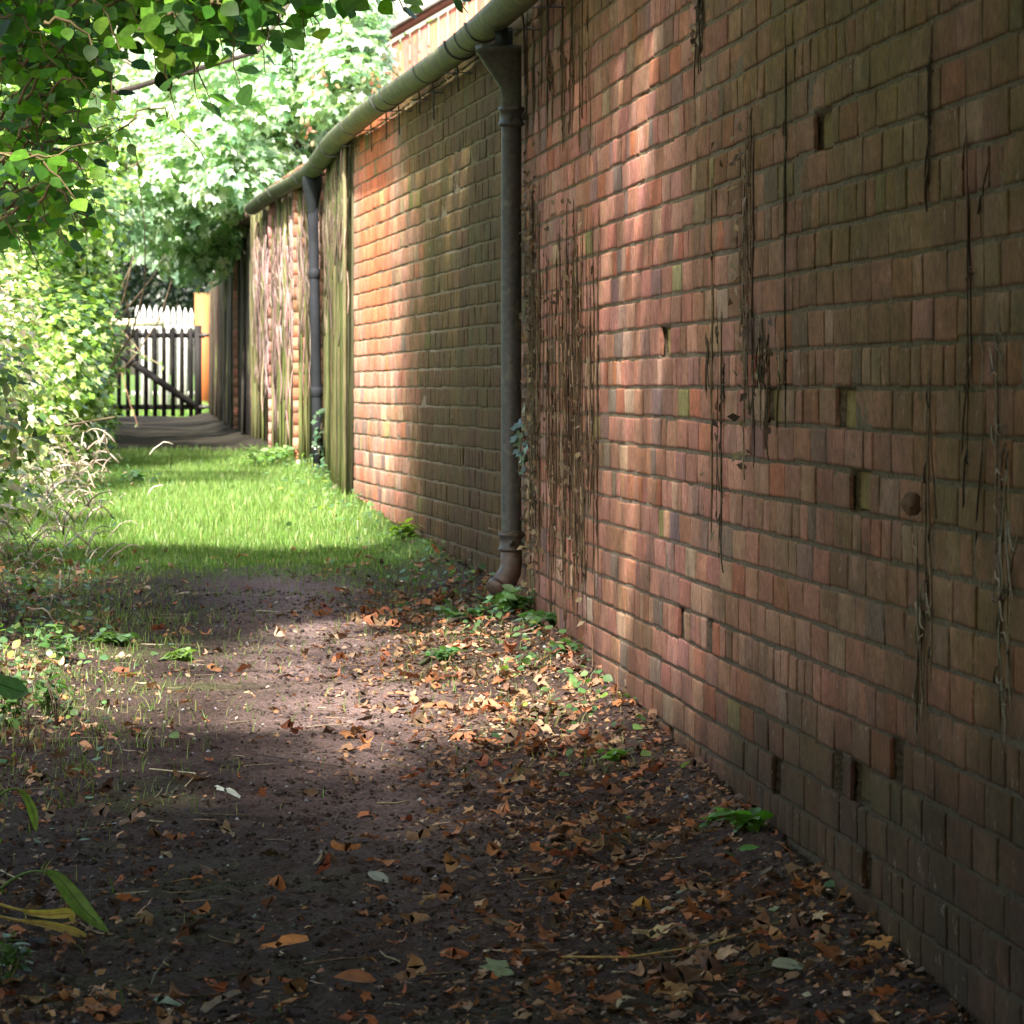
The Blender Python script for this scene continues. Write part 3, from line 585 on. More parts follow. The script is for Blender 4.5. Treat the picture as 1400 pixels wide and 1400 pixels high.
# vine thatch on the far bays
for (ya_, yb2, ztop, zbot, n_, cols_, lab) in [(23.3, 26.9, 1.2, .45, 80, [(.17, .12, .09), (.24, .18, .14)], 'brown dry creeper thatch hanging over the green boards past the sunlit brick'),
        (27.3, 28.8, 1.2, -.1, 45, [(.28, .18, .15), (.33, .25, .22)], 'creeper stems over the boards behind the further downpipe'),
        (28.9, 33.2, 1.15, -.1, 110, [(.36, .23, .21), (.42, .32, .30), (.26, .17, .15)], 'pinkish tangled dry creeper covering the last lit bays')]:
    t_ = thing('dead_creeper', lab, 'creeper', (Wx(ya_), ya_, g(ya_))); mb = MB()
    for k in range(n_):
        y = R.uniform(ya_, yb2); zt = ztop - R.random() * .3; zb2 = zt - R.uniform(.3, 1) * (ztop - zbot); m = 12; z = np.linspace(zt, zb2, m)
        dy = np.cumsum(R.normal(size=m)) * .02 + np.sin(z * 9 + R.random() * 6) * .03; o = .03 + R.random() * .02 + .01 * np.sin(z * 12 + R.random() * 6)
        mb.tube(np.stack([Wx(y + dy) - o, y + dy, z], 1), R.uniform(.002, .005), 4, palette(1, cols_, [1] * len(cols_), .25)[0])
        if k % 2 == 0:
            th = np.linspace(0, R.uniform(3, 6), 9); rd = R.uniform(.03, .09); mb.tube(np.stack([Wx(y) - .04 - .015 * np.sin(th * 1.3), y + rd * np.cos(th), z[3] + rd * np.sin(th) - th * .02], 1), .0022, 4, palette(1, cols_, [1] * len(cols_), .25)[0])
    mb.build('stems', M['stem'], t_)
# small ivy sprigs
def ivy_sprig(c, n, rad, label, size=.045, cols=[(.05, .11, .05), (.09, .16, .08), (.04, .08, .03)]):
    t_ = thing('ivy_sprig', label, 'ivy', c); mb = MB(); d = rand_dirs(n) * np.array(rad); P = np.array(c) + d
    leaves(mb, T_IV, P, rand_dirs(n) * .6 + np.array([-.7, -.6, .5]), rand_dirs(n) + np.array([0, 0, -.7]), R.uniform(.6, 1.3, n) * size, palette(n, cols, [2, 2, 1])); mb.build('leaves', M['glossy'], t_)
    mb = MB(); z = np.linspace(-rad[2] * 1.1, rad[2], 8); mb.tube(np.array(c) + np.stack([.01 * np.sin(z * 20), .02 * np.sin(z * 14), z], 1), .003, 5, (.12, .1, .06)); mb.build('stem', M['stem'], t_)
ivy_sprig(px(714, 600, 15.7) + (.0, 0, 0), 26, (.02, .05, .10), 'small blue green ivy sprig growing beside the nearer downpipe')
ivy_sprig(px(438, 590, 26.8), 40, (.03, .06, .13), 'ivy sprig around the foot of the further downpipe')
ivy_sprig(px(440, 640, 26.7), 22, (.03, .05, .05), 'low ivy tuft below the ivy sprig at the further downpipe')
# wire across the pipe
mb = MB(); a0, a1 = px(668, 722, 15.75), px(724, 726, 15.9); t_ = np.linspace(0, 1, 9)[:, None]; mb.tube(a0 * (1 - t_) + a1 * t_ + np.array([0, 0, -.012]) * np.sin(t_ * math.pi), .0022, 5, (.5, .42, .34)); tag(mb.build('dry_twig', M['stem']), 'thin pale twig caught across the lower end of the nearer downpipe', 'twig')

# ------------------------------------------------------------------ gate and fences
YGt = 48.0; DKT = (.011, .0095, .009); gX = lambda x: (x - 700) * YGt / F; gZ = lambda y: (HOR - y) * YGt / F
gate = thing('picket_gate', 'dark brown picket gate closed across the end of the path', 'gate', (gX(215), YGt, gZ(572)))
for x in np.arange(138, 262, 12.3):
    mb = MB(); xa, xb = gX(x - 2.9), gX(x + 2.9); zt = gZ(447 + R.normal() * .6); zb_ = gZ(569)
    n = 5; top = [(xa + (xb - xa) * k / (n - 1), zt - .028 + .028 * math.sin(math.pi * k / (n - 1))) for k in range(n)]
    pts = [(xa, zb_)] + top + [(xb, zb_)]; m = len(pts); V = [(p[0], YGt, p[1]) for p in pts] + [(p[0], YGt + .022, p[1]) for p in pts]
    mb.add(V, [np.array([list(range(m))[::-1]]), np.array([[m + k for k in range(m)]]), np.array([[k, (k+1) % m, m + (k+1) % m, m + k] for k in range(m)])], DKT); mb.build('picket', M['darktimber'], gate)
for y0, y1 in ((455, 462), (553, 560)): mb = MB(); mb.box((gX(130), YGt + .023, gZ(y1)), (gX(279), YGt + .07, gZ(y0)), DKT); mb.build('rail', M['darktimber'], gate)
for xa, xb in ((266, 275.5),): mb = MB(); mb.box((gX(xa), YGt - .012, gZ(569)), (gX(xb), YGt + .0225, gZ(445)), DKT); mb.build('stile', M['darktimber'], gate)
mb = MB(); V = []; 
for (x, y) in ((160, 478), (266, 551), (270, 556), (266, 562), (160, 489)): pass
P = [(gX(158), gZ(474)), (gX(160), gZ(487)), (gX(266), gZ(560)), (gX(268), gZ(550))]; V = [(p[0], YGt - .024, p[1]) for p in P] + [(p[0], YGt - .003, p[1]) for p in P]
mb.add(V, [np.array([[0,1,2,3],[7,6,5,4],[0,4,5,1],[1,5,6,2],[2,6,7,3],[3,7,4,0]])], DKT); mb.build('brace', M['darktimber'], gate)
for y0 in (458, 556): mb = MB(); mb.box((gX(272), YGt - .02, gZ(y0 + 2.5)), (gX(288), YGt - .013, gZ(y0 - 2)), (.02, .018, .016)); mb.build('hinge', M['iron'], gate)
mb = MB(); mb.box((gX(285.5), YGt + .0, gZ(580)), (gX(292), YGt + .09, gZ(442)), (.05, .035, .025)); tag(mb.build('gate_post', M['darktimber']), 'dark timber gate post against the lean-to', 'post')
mb = MB(); mb.box((gX(120), YGt + .0, gZ(578)), (gX(128), YGt + .09, gZ(445)), (.03, .025, .02)); tag(mb.build('gate_post', M['darktimber']), 'dark timber gate post half hidden in the hedge left of the gate', 'post')
# white picket fence beyond
YF = 54.0; fX = lambda x: (x - 700) * YF / F; fZ = lambda y: (HOR - y) * YF / F
wf = thing('picket_fence', 'white painted picket fence with pointed tops behind the dark gate', 'fence', (fX(230), YF, g(YF)))
for k, x in enumerate(np.arange(188, 276, 8.15)):
    mb = MB(); hw = 2.9; zt = fZ(417 + (x - 188) * .03 + R.normal() * .8); zs = zt - .07; zb_ = g(YF) - .03; xa, xb, xm = fX(x - hw), fX(x + hw), fX(x)
    pts = [(xa, zb_), (xa, zs), (xm, zt), (xb, zs), (xb, zb_)]; V = [(p[0], YF, p[1]) for p in pts] + [(p[0], YF + .02, p[1]) for p in pts]
    mb.add(V, [np.array([[4,3,2,1,0]]), np.array([[5,6,7,8,9]]), np.array([[k2, (k2+1) % 5, 5 + (k2+1) % 5, 5 + k2] for k2 in range(5)])], (.52, .51, .49)); mb.build('picket', M['whitepaint'], wf)
for y0 in (445, 535): mb = MB(); mb.box((fX(180), YF + .021, fZ(y0 + 6)), (fX(278), YF + .06, fZ(y0)), (.6, .58, .54)); mb.build('rail', M['whitepaint'], wf)
YO = 52.0; oX = lambda x: (x - 700) * YO / F; oZ = lambda y: (HOR - y) * YO / F
mb = MB(); mb.box((oX(266), YO, g(YO) - .05), (oX(288.5), YO + .15, oZ(402)), (.36, .11, .035)); mb.box((oX(265.5), YO - .004, oZ(402)), (oX(289), YO + .155, oZ(401)), (.5, .24, .12)); tag(mb.build('timber_post', M['newtimber']), 'broad new orange timber post standing behind the gate hinges', 'post')
rl = thing('field_fence', 'low pale rail on posts seen over the left half of the gate', 'fence', (oX(190), 50.5, g(50.5)))
mb = MB(); YR = 50.5; mb.box(((150 - 700) * YR / F, YR, (HOR - 446) * YR / F), ((222 - 700) * YR / F, YR + .05, (HOR - 436) * YR / F), (.42, .40, .26)); mb.build('rail', M['timber'], rl)
for x in (152, 223): mb = MB(); mb.box(((x - 3 - 700) * YR / F, YR + .051, g(YR) - .05), ((x + 3 - 700) * YR / F, YR + .12, (HOR - 434) * YR / F), (.36, .34, .22)); mb.build('post', M['timber'], rl)

# ------------------------------------------------------------------ wanted sunlight by place; the unseen crowns are thinned to match
def transmission(X, Y, z, wall):
    T = np.where(wall,
        np.interp(Y, [8.8, 10.3, 11.4, 12.6, 14.0, 15.8, 17.0, 19.0, 20.0, 21.0, 21.8, 23.1, 33, 34], [.0, .35, .75, .9, .65, .45, .03, .05, .22, .6, .97, .97, .45, .03]),
        np.interp(Y, [9.2, 10.6, 12.2, 16.2, 16.8, 17.7, 18.3, 31.6, 32.4, 48.2, 49.5], [.0, .3, .95, .95, .06, .10, .85, .97, .03, .03, 1.0]))
    T = np.where(wall & (Y > 23.4) & (Y < 28.2), .06, T)
    pass
    T = np.where(~wall & (X < ledge(Y) + .1) & (Y > 12.8) & (z > -.95) | (~wall & (X < ledge(Y)) & (Y > 12.5)), 1.0, T)
    T = np.where((z > .5) & (Y < 16.6) & (Y > 13) & ~wall, .3, T)
    T = np.where((z > 1.0) & (Y > 33) & (X > -3.6) & ~wall, .95, T)
    return T
def sun_hit(P):
    """follow the sunlight down from P to the wall or ground"""
    t = np.linspace(0, 14, 170); hit = np.zeros(len(P), bool); HX = np.zeros((len(P), 3)); W_ = np.zeros(len(P), bool)
    for tt in t:
        Q = P - S * tt; w_ = (Q[:, 0] >= Wx(Q[:, 1])) & (Q[:, 2] < 1.3); gnd = (Q[:, 2] <= g(Q[:, 1]) + .02) | ((Q[:, 0] < ledge(Q[:, 1])) & (Q[:, 2] < 2.7) & (Q[:, 1] > 13.5)) | ((Q[:, 0] > -1.75) & (Q[:, 0] < -.6) & (Q[:, 1] > 14.6) & (Q[:, 1] < 16.5) & (Q[:, 2] > .6) & (Q[:, 2] < 1.5)) | ((Q[:, 1] > 34) & (Q[:, 1] < 38.5) & (Q[:, 2] < 3.0) & (Q[:, 2] > 1.0) & (Q[:, 0] > -2.9))
        n_ = (w_ | gnd) & ~hit; HX[n_] = Q[n_]; W_[n_] = w_[n_]; hit |= n_
    return HX, W_, hit
def keep_shade(P):
    H, W_, hit = sun_hit(P); T = transmission(H[:, 0], H[:, 1], H[:, 2], W_)
    return R.random(len(P)) > np.where(hit, T, .4)

# unseen trees added for shade above the frame, leaves culled into sun patches
def tree(name, label, base, top, cents, rad, per, size, T, cols, wts, mat='leaf', keep=None, tr=.16, limbs=14, **kw):
    t_ = thing(name, label, 'tree', base); mb = MB(); base = np.array(base, float); top = np.array(top, float)
    n = 12; t = np.linspace(0, 1, n)[:, None]; P = base * (1 - t) + top * t + np.sin(t * 5) * np.array([[.12, .08, 0]]) * np.linalg.norm(top - base) * .12
    mb.tube(P, np.linspace(tr, tr * .35, n) * np.where(np.arange(n) == 0, 1.4, 1), 12, (.13, .11, .085)); 
    hi = cents[cents[:, 2] > np.median(cents[:, 2])]; sel = hi[R.choice(len(hi), min(limbs, len(hi)), replace=False)]
    for c in sel:
        a = P[min(n - 1, R.integers(n // 3, n))]; twigs(mb, a, [c], tr * .22, .006, (.12, .1, .075), .08)
    mb.build('trunk', M['bark'], t_, True); mb = MB(); clumps(mb, T, cents, rad, per, size, cols, wts, keep=keep, **kw); mb.build('crown', M[mat], t_); return t_
nc = 720; C = np.stack([R.uniform(-6.5, 2.8, nc), R.uniform(-10, 11.5, nc), R.uniform(2.9, 5.6, nc)], 1); C = np.concatenate([C, np.stack([R.uniform(-2.6, .6, 90), R.uniform(-.5, 6, 90), R.uniform(2.9, 5.2, 90)], 1)])
tree('unseen_shade_tree', 'big unseen leafy tree added to shade the near end of the path', (-3.2, 1.5, -1.1), (-2.2, 2.5, 4.2), C, .8, 190, .2, T_SM, GREEN, [3, 2, 2, 1], keep=keep_shade, minr=.1)
nc = 120; C = np.stack([R.uniform(-5.5, -.6, nc), R.uniform(9.5, 16.5, nc), R.uniform(3.0, 5.2, nc)], 1)
tree('unseen_shade_tree', 'second unseen leafy tree, crown thinned to shape the sun on the middle of the path', (-4.6, 12.5, -.8), (-3.2, 12.8, 3.8), C, .7, 260, .14, T_SM, GREEN, [3, 2, 2, 1], keep=keep_shade, minr=.1, tr=.13)
nc = 150; Yc = R.uniform(18, 42, nc); C = np.stack([R.uniform(-6.5, -1.8, nc), Yc, np.maximum(3.3, .088 * Yc + .5) + 1.8 * R.random(nc)], 1)
tree('unseen_shade_tree', 'tall unseen tree behind the hedge on the left, added to shade the far path', (-6, 25, -.6), (-5.2, 26, 4.2), C, .75, 200, .13, T_SM, GREEN, [3, 2, 2, 1], keep=keep_shade, minr=.1, tr=.15)

hn = thing('ivy_hedge', 'tall dense hedge continuing out of view along the left of the near path', 'hedge', (-3, 6, -1))
nc = 200; Yc = R.uniform(-8, 9.5, nc); C = np.stack([np.minimum(-2.0 - R.random(nc) * 1.0, -.1077 * Yc - .75), Yc, R.uniform(-1, 3, nc)], 1)
mb = MB(); clumps(mb, T_SM, C, .5, 130, .12, GREEN, [3, 2, 2, 1]); mb.build('foliage', M['leaf'], hn)
# ------------------------------------------------------------------ hedge down the left side
PALE = [(.17, .27, .06), (.25, .36, .09), (.07, .13, .03), (.42, .46, .28), (.58, .47, .38)]
def free(P): # nothing leans over the path
    return P[:, 0] < np.interp(P[:, 1], [15, 17, 24, 31, 40, 48], [-1.6, -1.68, -2.15, -2.58, -3.3, -4.05]) + .02 * 0
def profile(P, slack=4):
    """keep what lies left of the hedge outline seen in the photo"""
    x = 700 + P[:, 0] * F / P[:, 1]; y = HOR - P[:, 2] * F / P[:, 1]
    return x
def hedge(name, label, Y0, Y1, n, rad, per, size, T, cols, wts, ztop, xr, mat='leaf', xw=1.2, dry=0, **kw):
    t_ = thing(name, label, 'hedge', (ledge((Y0+Y1)/2) - .5, (Y0+Y1)/2, g((Y0+Y1)/2))); Y = R.uniform(Y0, Y1, n)
    h = R.random(n); z = g(Y) + .05 + h * (ztop - g(Y)); e = ledge(Y) + xr(h) ; X = e - R.random(n) ** 1.5 * xw - rad * .8
    C = np.stack([X, Y, z], 1); mb = MB(); P = clumps(mb, T, C, rad, per, size, cols, wts, **kw); mb.build('foliage', M[mat], t_)
    mb = MB()
    for _ in range(26):
        y = R.uniform(Y0, Y1); b = np.array([ledge(y) - R.uniform(.3, .9), y, g(y)]); c = C[R.integers(n)]; c = np.array([c[0], y + (c[1] - y) * .1, c[2]]); twigs(mb, b, [c], .012, .003, (.16, .12, .08))
    mb.build('stems', M['bark'], t_)
    if dry:
        mb = MB()
        for _ in range(dry):
            y = R.uniform(Y0, Y1); x = float(ledge(y)) + R.normal() * .12 + .03; z0_ = float(g(y)) + R.random() * .35; L = R.uniform(.1, .45); a = R.uniform(0, 6.28); tt = np.linspace(0, 1, 6)
            mb.tube(np.stack([x + math.cos(a) * L * .35 * tt, y + math.sin(a) * L * .5 * tt, z0_ + L * .5 * tt - L * .35 * tt ** 2 + R.normal(size=6) * .004], 1), np.linspace(.003, .0012, 6), 4, palette(1, [(.58, .46, .40), (.5, .42, .33), (.36, .26, .2)], [2, 2, 1])[0])
        mb.build('dry_stems', M['stem'], t_)
    return t_
hedge('bramble_hedge', 'sunlit pale bramble hedge spilling onto the left edge of the grass', 15.2, 25, 120, .19, 170, .048, T_SM, PALE, [2.5, 2.5, 2, 2.2, 3], .55, lambda h: .10 - .25 * h ** 2, dry=230)
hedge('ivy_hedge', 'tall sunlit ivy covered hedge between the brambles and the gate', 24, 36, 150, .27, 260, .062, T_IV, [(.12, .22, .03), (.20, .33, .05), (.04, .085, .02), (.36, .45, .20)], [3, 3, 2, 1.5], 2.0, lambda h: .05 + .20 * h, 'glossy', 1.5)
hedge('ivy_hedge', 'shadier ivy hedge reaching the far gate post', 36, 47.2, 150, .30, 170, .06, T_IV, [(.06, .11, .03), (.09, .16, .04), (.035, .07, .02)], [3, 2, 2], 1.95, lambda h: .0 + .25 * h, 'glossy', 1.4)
hedge('shrub_bank', 'dark leafy shrubs at the far left behind the overhanging branch', 26, 34, 90, .34, 190, .07, T_OV, [(.045, .10, .02), (.07, .14, .03), (.03, .06, .015)], [3, 2, 2], 3.0, lambda h: -.75 + .0 * h, 'leaf', 1.2)
# bramble canes reaching over the gate
def cane(label, pts, r=.006, col=(.36, .2, .14), nleaf=10):
    t_ = thing('bramble_cane', label, 'bramble cane', pts[0]); mb = MB(); P = np.array(pts); t = np.linspace(0, 1, len(P)); tt = np.linspace(0, 1, 18)
    Q = np.stack([np.interp(tt, t, P[:, k]) for k in range(3)], 1); Q[1:-1] += R.normal(size=(16, 3)) * .004; mb.tube(Q, np.linspace(r, r * .5, 18), 6, col); mb.build('stem', M['stem'], t_)
    mb = MB(); idx = R.integers(2, 18, nleaf); leaves(mb, T_OV, Q[idx], rand_dirs(nleaf) * .7 + np.array([0, -.6, .8]), rand_dirs(nleaf) + np.array([0, 0, -.5]), R.uniform(.03, .06, nleaf), palette(nleaf, [(.2, .28, .1), (.12, .2, .06)], [1, 1])); mb.build('leaves', M['leaf'], t_)
cane('long reddish bramble cane drooping in front of the gate', [px(150, 440, 41), px(163, 500, 41), px(178, 550, 41), px(190, 585, 41), px(197, 611, 41)])
cane('pale bramble cane arching across the top rail of the gate', [px(140, 430, 40), px(165, 450, 40), px(190, 478, 40), px(205, 494, 40)], col=(.4, .3, .2))
cane('leafy bramble spray reaching over the middle of the gate', [px(150, 468, 39.5), px(175, 477, 39.5), px(205, 490, 39.5), px(224, 503, 39.5)], col=(.4, .34, .22), nleaf=16)

# ------------------------------------------------------------------ sycamore over the end of the wall
def in_px(n, poly_lo, Y0, Y1):
    pass
def band(n, Y0, Y1, xa, xb, top, bot):
    """centres inside a picture-sized body: columns xa..xb, top(x)/bot(x) rows, spread in depth Y0..Y1, real metres"""
    x = R.uniform(xa, xb, n); Y = R.uniform(Y0, Y1, n); Ym = (Y0 + Y1) / 2; yy = bot(x) + (top(x) - bot(x)) * R.random(n)
    return np.stack([(x - 700) * Ym / F + (Y - Ym) * -.05, Y, (HOR - yy) * Ym / F], 1)
SYC = [(.24, .37, .25), (.36, .48, .37), (.14, .26, .13), (.52, .60, .50)]
C = band(200, 34.2, 41, 195, 490, lambda x: np.interp(x, [190, 300, 430, 560], [120, 70, 60, -10]), lambda x: np.interp(x, [190, 230, 300, 340, 390, 480, 560], [310, 350, 345, 300, 225, 130, 60]))
tree('sycamore_tree', 'pale leaved sycamore spreading over the far end of the wall and gutter', (-.9, 41.5, -.4), (-1.9, 38, 2.2), C, .28, 130, .125, T_SY, SYC, [3, 3, 1.4, 2.5], droop=1.0, tr=.12, limbs=24)
# sycamore keys and withered sprays
C2 = band(8, 33.6, 34.5, 330, 520, lambda x: 110 + 0 * x, lambda x: 180 + 0 * x)
for c in C2:
    n = 9; mb = MB(); leaves(mb, T_SM, c + R.normal(size=(n, 3)) * (.03, .03, .05), rand_dirs(n), rand_dirs(n) + np.array([0, 0, -1]), .05, palette(n, [(.5, .28, .15), (.4, .2, .12)], [1, 1]))
    for _ in range(n): mb.tube([c + (0, 0, .08), c + R.normal(size=3) * .02], .0015, 4, (.3, .2, .1))
    tag(mb.build('seed_bunch', M['dead']), 'orange brown bunch of winged seeds hanging in the sycamore', 'seeds', 'seed bunches in the sycamore')
# evergreen and trees further off
C = band(110, 57, 62, 150, 330, lambda x: 300 + 0 * x, lambda x: 440 + 0 * x)
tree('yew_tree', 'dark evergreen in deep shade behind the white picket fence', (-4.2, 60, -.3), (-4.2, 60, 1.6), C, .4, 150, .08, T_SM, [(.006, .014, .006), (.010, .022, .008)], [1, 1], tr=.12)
C = np.stack([R.uniform(-11, -6.4, 130), R.uniform(60, 68, 130), R.uniform(.2, 3.0, 130)], 1)
tree('far_tree', 'bright green tree far behind the hedge at the left', (-8.5, 64, -.3), (-8.5, 64, 3), C, .7, 110, .13, T_SM, GREEN, [3, 3, 1, 2], tr=.18)
C = np.stack([R.uniform(-6.4, -1.5, 150), R.uniform(66, 74, 150), R.uniform(1.6, 5.2, 150)], 1)
tree('far_tree', 'green tree rising beyond the sycamore and the gable', (-4.2, 70, -.3), (-4, 70, 3), C, .7, 60, .14, T_SM, GREEN, [3, 3, 2, 2], tr=.2)

# ------------------------------------------------------------------ the near hazel branch hanging into the top left corner
hz = thing('hazel_tree', 'hazel with broad backlit leaves hanging into the top left of the view', 'tree', (-3.0, 13, -.6))
HC = [(.04, .12, .010), (.08, .19, .014), (.03, .08, .010), (.16, .29, .03)]
mb = MB(); n = 10; t = np.linspace(0, 1, n)[:, None]; mb.tube(np.array([-3.0, 13, -.6]) * (1 - t) + np.array([-2.2, 13.2, 2.6]) * t + np.sin(t * 4) * (.1, 0, 0), np.linspace(.07, .03, n), 10, (.16, .12, .09)); mb.build('trunk', M['bark'], hz, True)
lm = MB(); tm = MB()
def spray(start, end, nl, size, r0=.006, hang=.3, spread=.05, T=T_RD):
    m = 14; t = np.linspace(0, 1, m)[:, None]; P = start * (1 - t) + end * t; P[:, 2] += (np.sin(t * math.pi) * hang * .3)[:, 0]; P[1:-1] += R.normal(size=(m - 2, 3)) * .006
    tm.tube(P, np.linspace(r0, .0014, m), 5, (.13, .10, .05)); ax = nrm((end - start)[None])[0]; side = np.cross(ax, [0, 0, 1.]); side /= np.linalg.norm(side) + 1e-9
    k = (np.arange(nl) + .5) / nl; idx = (k * (m - 1)).astype(int); Q = P[idx] + R.normal(size=(nl, 3)) * .006; sg = np.where(np.arange(nl) % 2, 1, -1)[:, None]
    tip = ax * .55 + side * sg * R.uniform(.5, 1.2, (nl, 1)) + np.array([0, 0, -1.]) * R.uniform(.1, .9, (nl, 1)) + R.normal(size=(nl, 3)) * .25
    # petioles
    lp = Q + nrm(tip) * .015
    for a_, b_ in zip(Q, lp): tm.tube([a_, b_], .0012, 4, (.16, .2, .05), False)
    nor = np.array([0, -.55, .75]) + R.normal(size=(nl, 3)) * .38
    leaves(lm, T, lp, nor, tip, size * R.uniform(.6, 1.25, nl), palette(nl, HC, [3, 3, 2, 1.4], .2))
def sp(x0, y0, Y0, x1, y1, Y1, nl, size, **k): spray(px(x0, y0, Y0), px(x1, y1, Y1), nl, size, **k)
# dense upper-left mass
for _ in range(190):
    x0 = R.uniform(-60, 260); y0 = R.uniform(-120, 40 + 60 * (x0 < 80)); Y = R.uniform(14.3, 16.3); L = R.uniform(50, 130); an = R.uniform(.0, 1.1)
    sp(x0, y0, Y, x0 + L * math.cos(an), y0 + L * math.sin(an), Y + R.normal() * .25, int(L / 9), .062)
for _ in range(120):
    x0 = R.uniform(160, 520); y0 = R.uniform(-150, 25 - .12 * (x0 - 180)); Y = R.uniform(13.6, 15.5); L = R.uniform(50, 105); an = R.uniform(.2, 1.3)
    sp(x0, y0, Y, x0 + L * math.cos(an), y0 + L * math.sin(an) * (1 if x0 < 400 else .55), Y + R.normal() * .25, int(L / 8), .066)
for _ in range(75):
    x0 = R.uniform(-60, 70); y0 = R.uniform(90, 330); Y = R.uniform(14, 18); L = R.uniform(40, 110); an = R.uniform(-.4, .9)
    sp(x0, y0, Y, x0 + L * math.cos(an), y0 + L * math.sin(an), Y + R.normal() * .3, int(L / 9), .055)
sp(-20, 212, 12, 165, 176, 12.2, 7, .05, r0=.005, hang=-.1); sp(165, 176, 12.2, 280, 218, 12.3, 9, .034, r0=.003, T=T_OV)
sp(135, 185, 12.2, 190, 235, 12.2, 8, .034, r0=.002, T=T_OV); sp(-10, 225, 12.5, 120, 300, 12.6, 11, .06); sp(60, 30, 13, 165, 150, 13, 12, .055)
for (x0, y0, x1, y1, nl, s_) in [(230, 20, 275, 150, 6, .10), (290, 0, 330, 130, 6, .095), (250, 60, 290, 160, 4, .09), (330, -10, 400, 95, 7, .09), (190, 40, 240, 150, 7, .075), (380, -20, 420, 60, 5, .085), (430, -30, 560, 22, 9, .07), (520, -30, 640, 18, 8, .06)]: sp(x0, y0, 13.6, x1, y1, 13.7, nl + 2, s_ * .82)
tm.build('branch', M['bark'], hz); lm.build('crown', M['hazel'], hz)

# ------------------------------------------------------------------ grass, weeds, litter on the ground
def blades(mb, X, Y, h, wd, cols, wts, lean=.45):
    n = len(X); Z = ground_z(X, Y) - .004; a = R.uniform(0, 2 * math.pi, n); dx = np.stack([np.cos(a), np.sin(a), 0 * a], 1); b = R.uniform(0, 2 * math.pi, n); ln = np.stack([np.cos(b), np.sin(b), 0 * b], 1) * (R.random((n, 1)) * lean * h[:, None])
    P = np.stack([X, Y, Z], 1); up = np.array([0, 0, 1.]) * h[:, None]; w2 = wd[:, None] / 2
    V = np.stack([P - dx * w2, P + dx * w2, P + up * .5 + ln * .3 - dx * w2 * .8, P + up * .5 + ln * .3 + dx * w2 * .8, P + up * .97 + ln], 1)
    c = palette(n, cols, wts, .2); base_ = (np.arange(n) * 5)[:, None]; mb.add(V.reshape(-1, 3), [base_ + np.array([[0, 1, 3, 2]]), base_ + np.array([[2, 3, 4]])], np.repeat(c, 5, 0))
GC = [(.11, .21, .04), (.16, .27, .06), (.09, .16, .03), (.30, .33, .14)]
n = 170000; Y = R.uniform(15.6, 31.6, n); e, w_ = ledge(Y) - .15, Wx(Y) - .02; X = e + (w_ - e) * R.random(n)
edge = np.clip((Y - 17.0 - 1.1 * smoothnoise(np.stack([X, Y], 1), .6, 61)) / 2.4, 0, 1) * np.clip((w_ - X - .02) / .28, .12, 1) * np.clip((31.3 - Y) / .8, 0, 1) * np.clip(.75 + .4 * smoothnoise(np.stack([X, Y], 1), .5, 62), .2, 1)
k = R.random(n) < edge; X, Y = X[k], Y[k]; mb = MB(); hh = R.uniform(.02, .065, len(X)) * np.clip((Y - 15) / 6, .3, 1) * (1 + .3 * smoothnoise(np.stack([X, Y], 1), .3, 69)); blades(mb, X, Y, hh, R.uniform(.0022, .0045, len(X)), GC, [3, 3, 2, 1])
n = 9000; Y = R.uniform(49, 60, n); X = R.uniform(-5.5, -2.8, n); blades(mb, X, Y, R.uniform(.05, .12, n), R.uniform(.008, .014, n), GC, [3, 3, 2, 1])
tag(mb.build('grass', M['grassblade']), 'bright sunlit grass carpeting the far part of the path', 'grass', kind='stuff')
mb = MB(); n = 42000; Y = R.uniform(7.4, 17.8, n); X = ledge(Y) - .3 + R.random(n) * (Wx(Y) - ledge(Y) + .25); den = np.exp(-((X - ledge(Y) - .2) / .3) ** 2) * np.clip((Y - 9.5) / 3.5, .03, .9) + .12 * np.clip((Y - 12) / 3, 0, 1) + .28 * np.exp(-((Wx(Y) - X - .3) / .2) ** 2) * (Y > 11)
den *= np.clip(.55 + .9 * smoothnoise(np.stack([X, Y], 1), .45, 66), 0, 1.3); k = R.random(n) < den; blades(mb, X[k], Y[k], R.uniform(.012, .055, k.sum()), R.uniform(.0018, .004, k.sum()), [(.10, .17, .035), (.16, .21, .06), (.26, .25, .12)], [3, 2, 1], .9)
tag(mb.build('sparse_grass', M['grassblade']), 'thin worn grass at the edges of the bare path', 'grass', kind='stuff')
# leaf litter
def litter(n, Y0, Y1, s0_, s1_, dens, cols, wts, T, curl=.5, lift=.006):
    mb = MB(); Y = Y0 + (Y1 - Y0) * R.random(n) ** 1.0; X = ledge(Y) - .35 + R.random(n) * (Wx(Y) - ledge(Y) + .34); k = R.random(n) < dens(X, Y); X, Y = X[k], Y[k]; m = len(X)
    P = np.stack([X, Y, ground_z(X, Y) + lift * (.3 + R.random(m))], 1); nor = np.array([0, 0, 1.]) + R.normal(size=(m, 3)) * curl * .5; g_ = R.integers(0, len(TORN), m); dr = rand_dirs(m) * (1, 1, .2); sz_ = s0_ + (s1_ - s0_) * R.random(m) ** 1.7; pc = palette(m, cols, wts, .3)
    for q_ in range(len(TORN)):
        k = g_ == q_; leaves(mb, TORN[q_] if T is None else T, P[k], nor[k], dr[k], sz_[k], pc[k])
    return mb
DC = [(.38, .16, .075), (.22, .13, .08), (.38, .24, .14), (.12, .08, .06), (.40, .29, .20), (.30, .11, .06)]
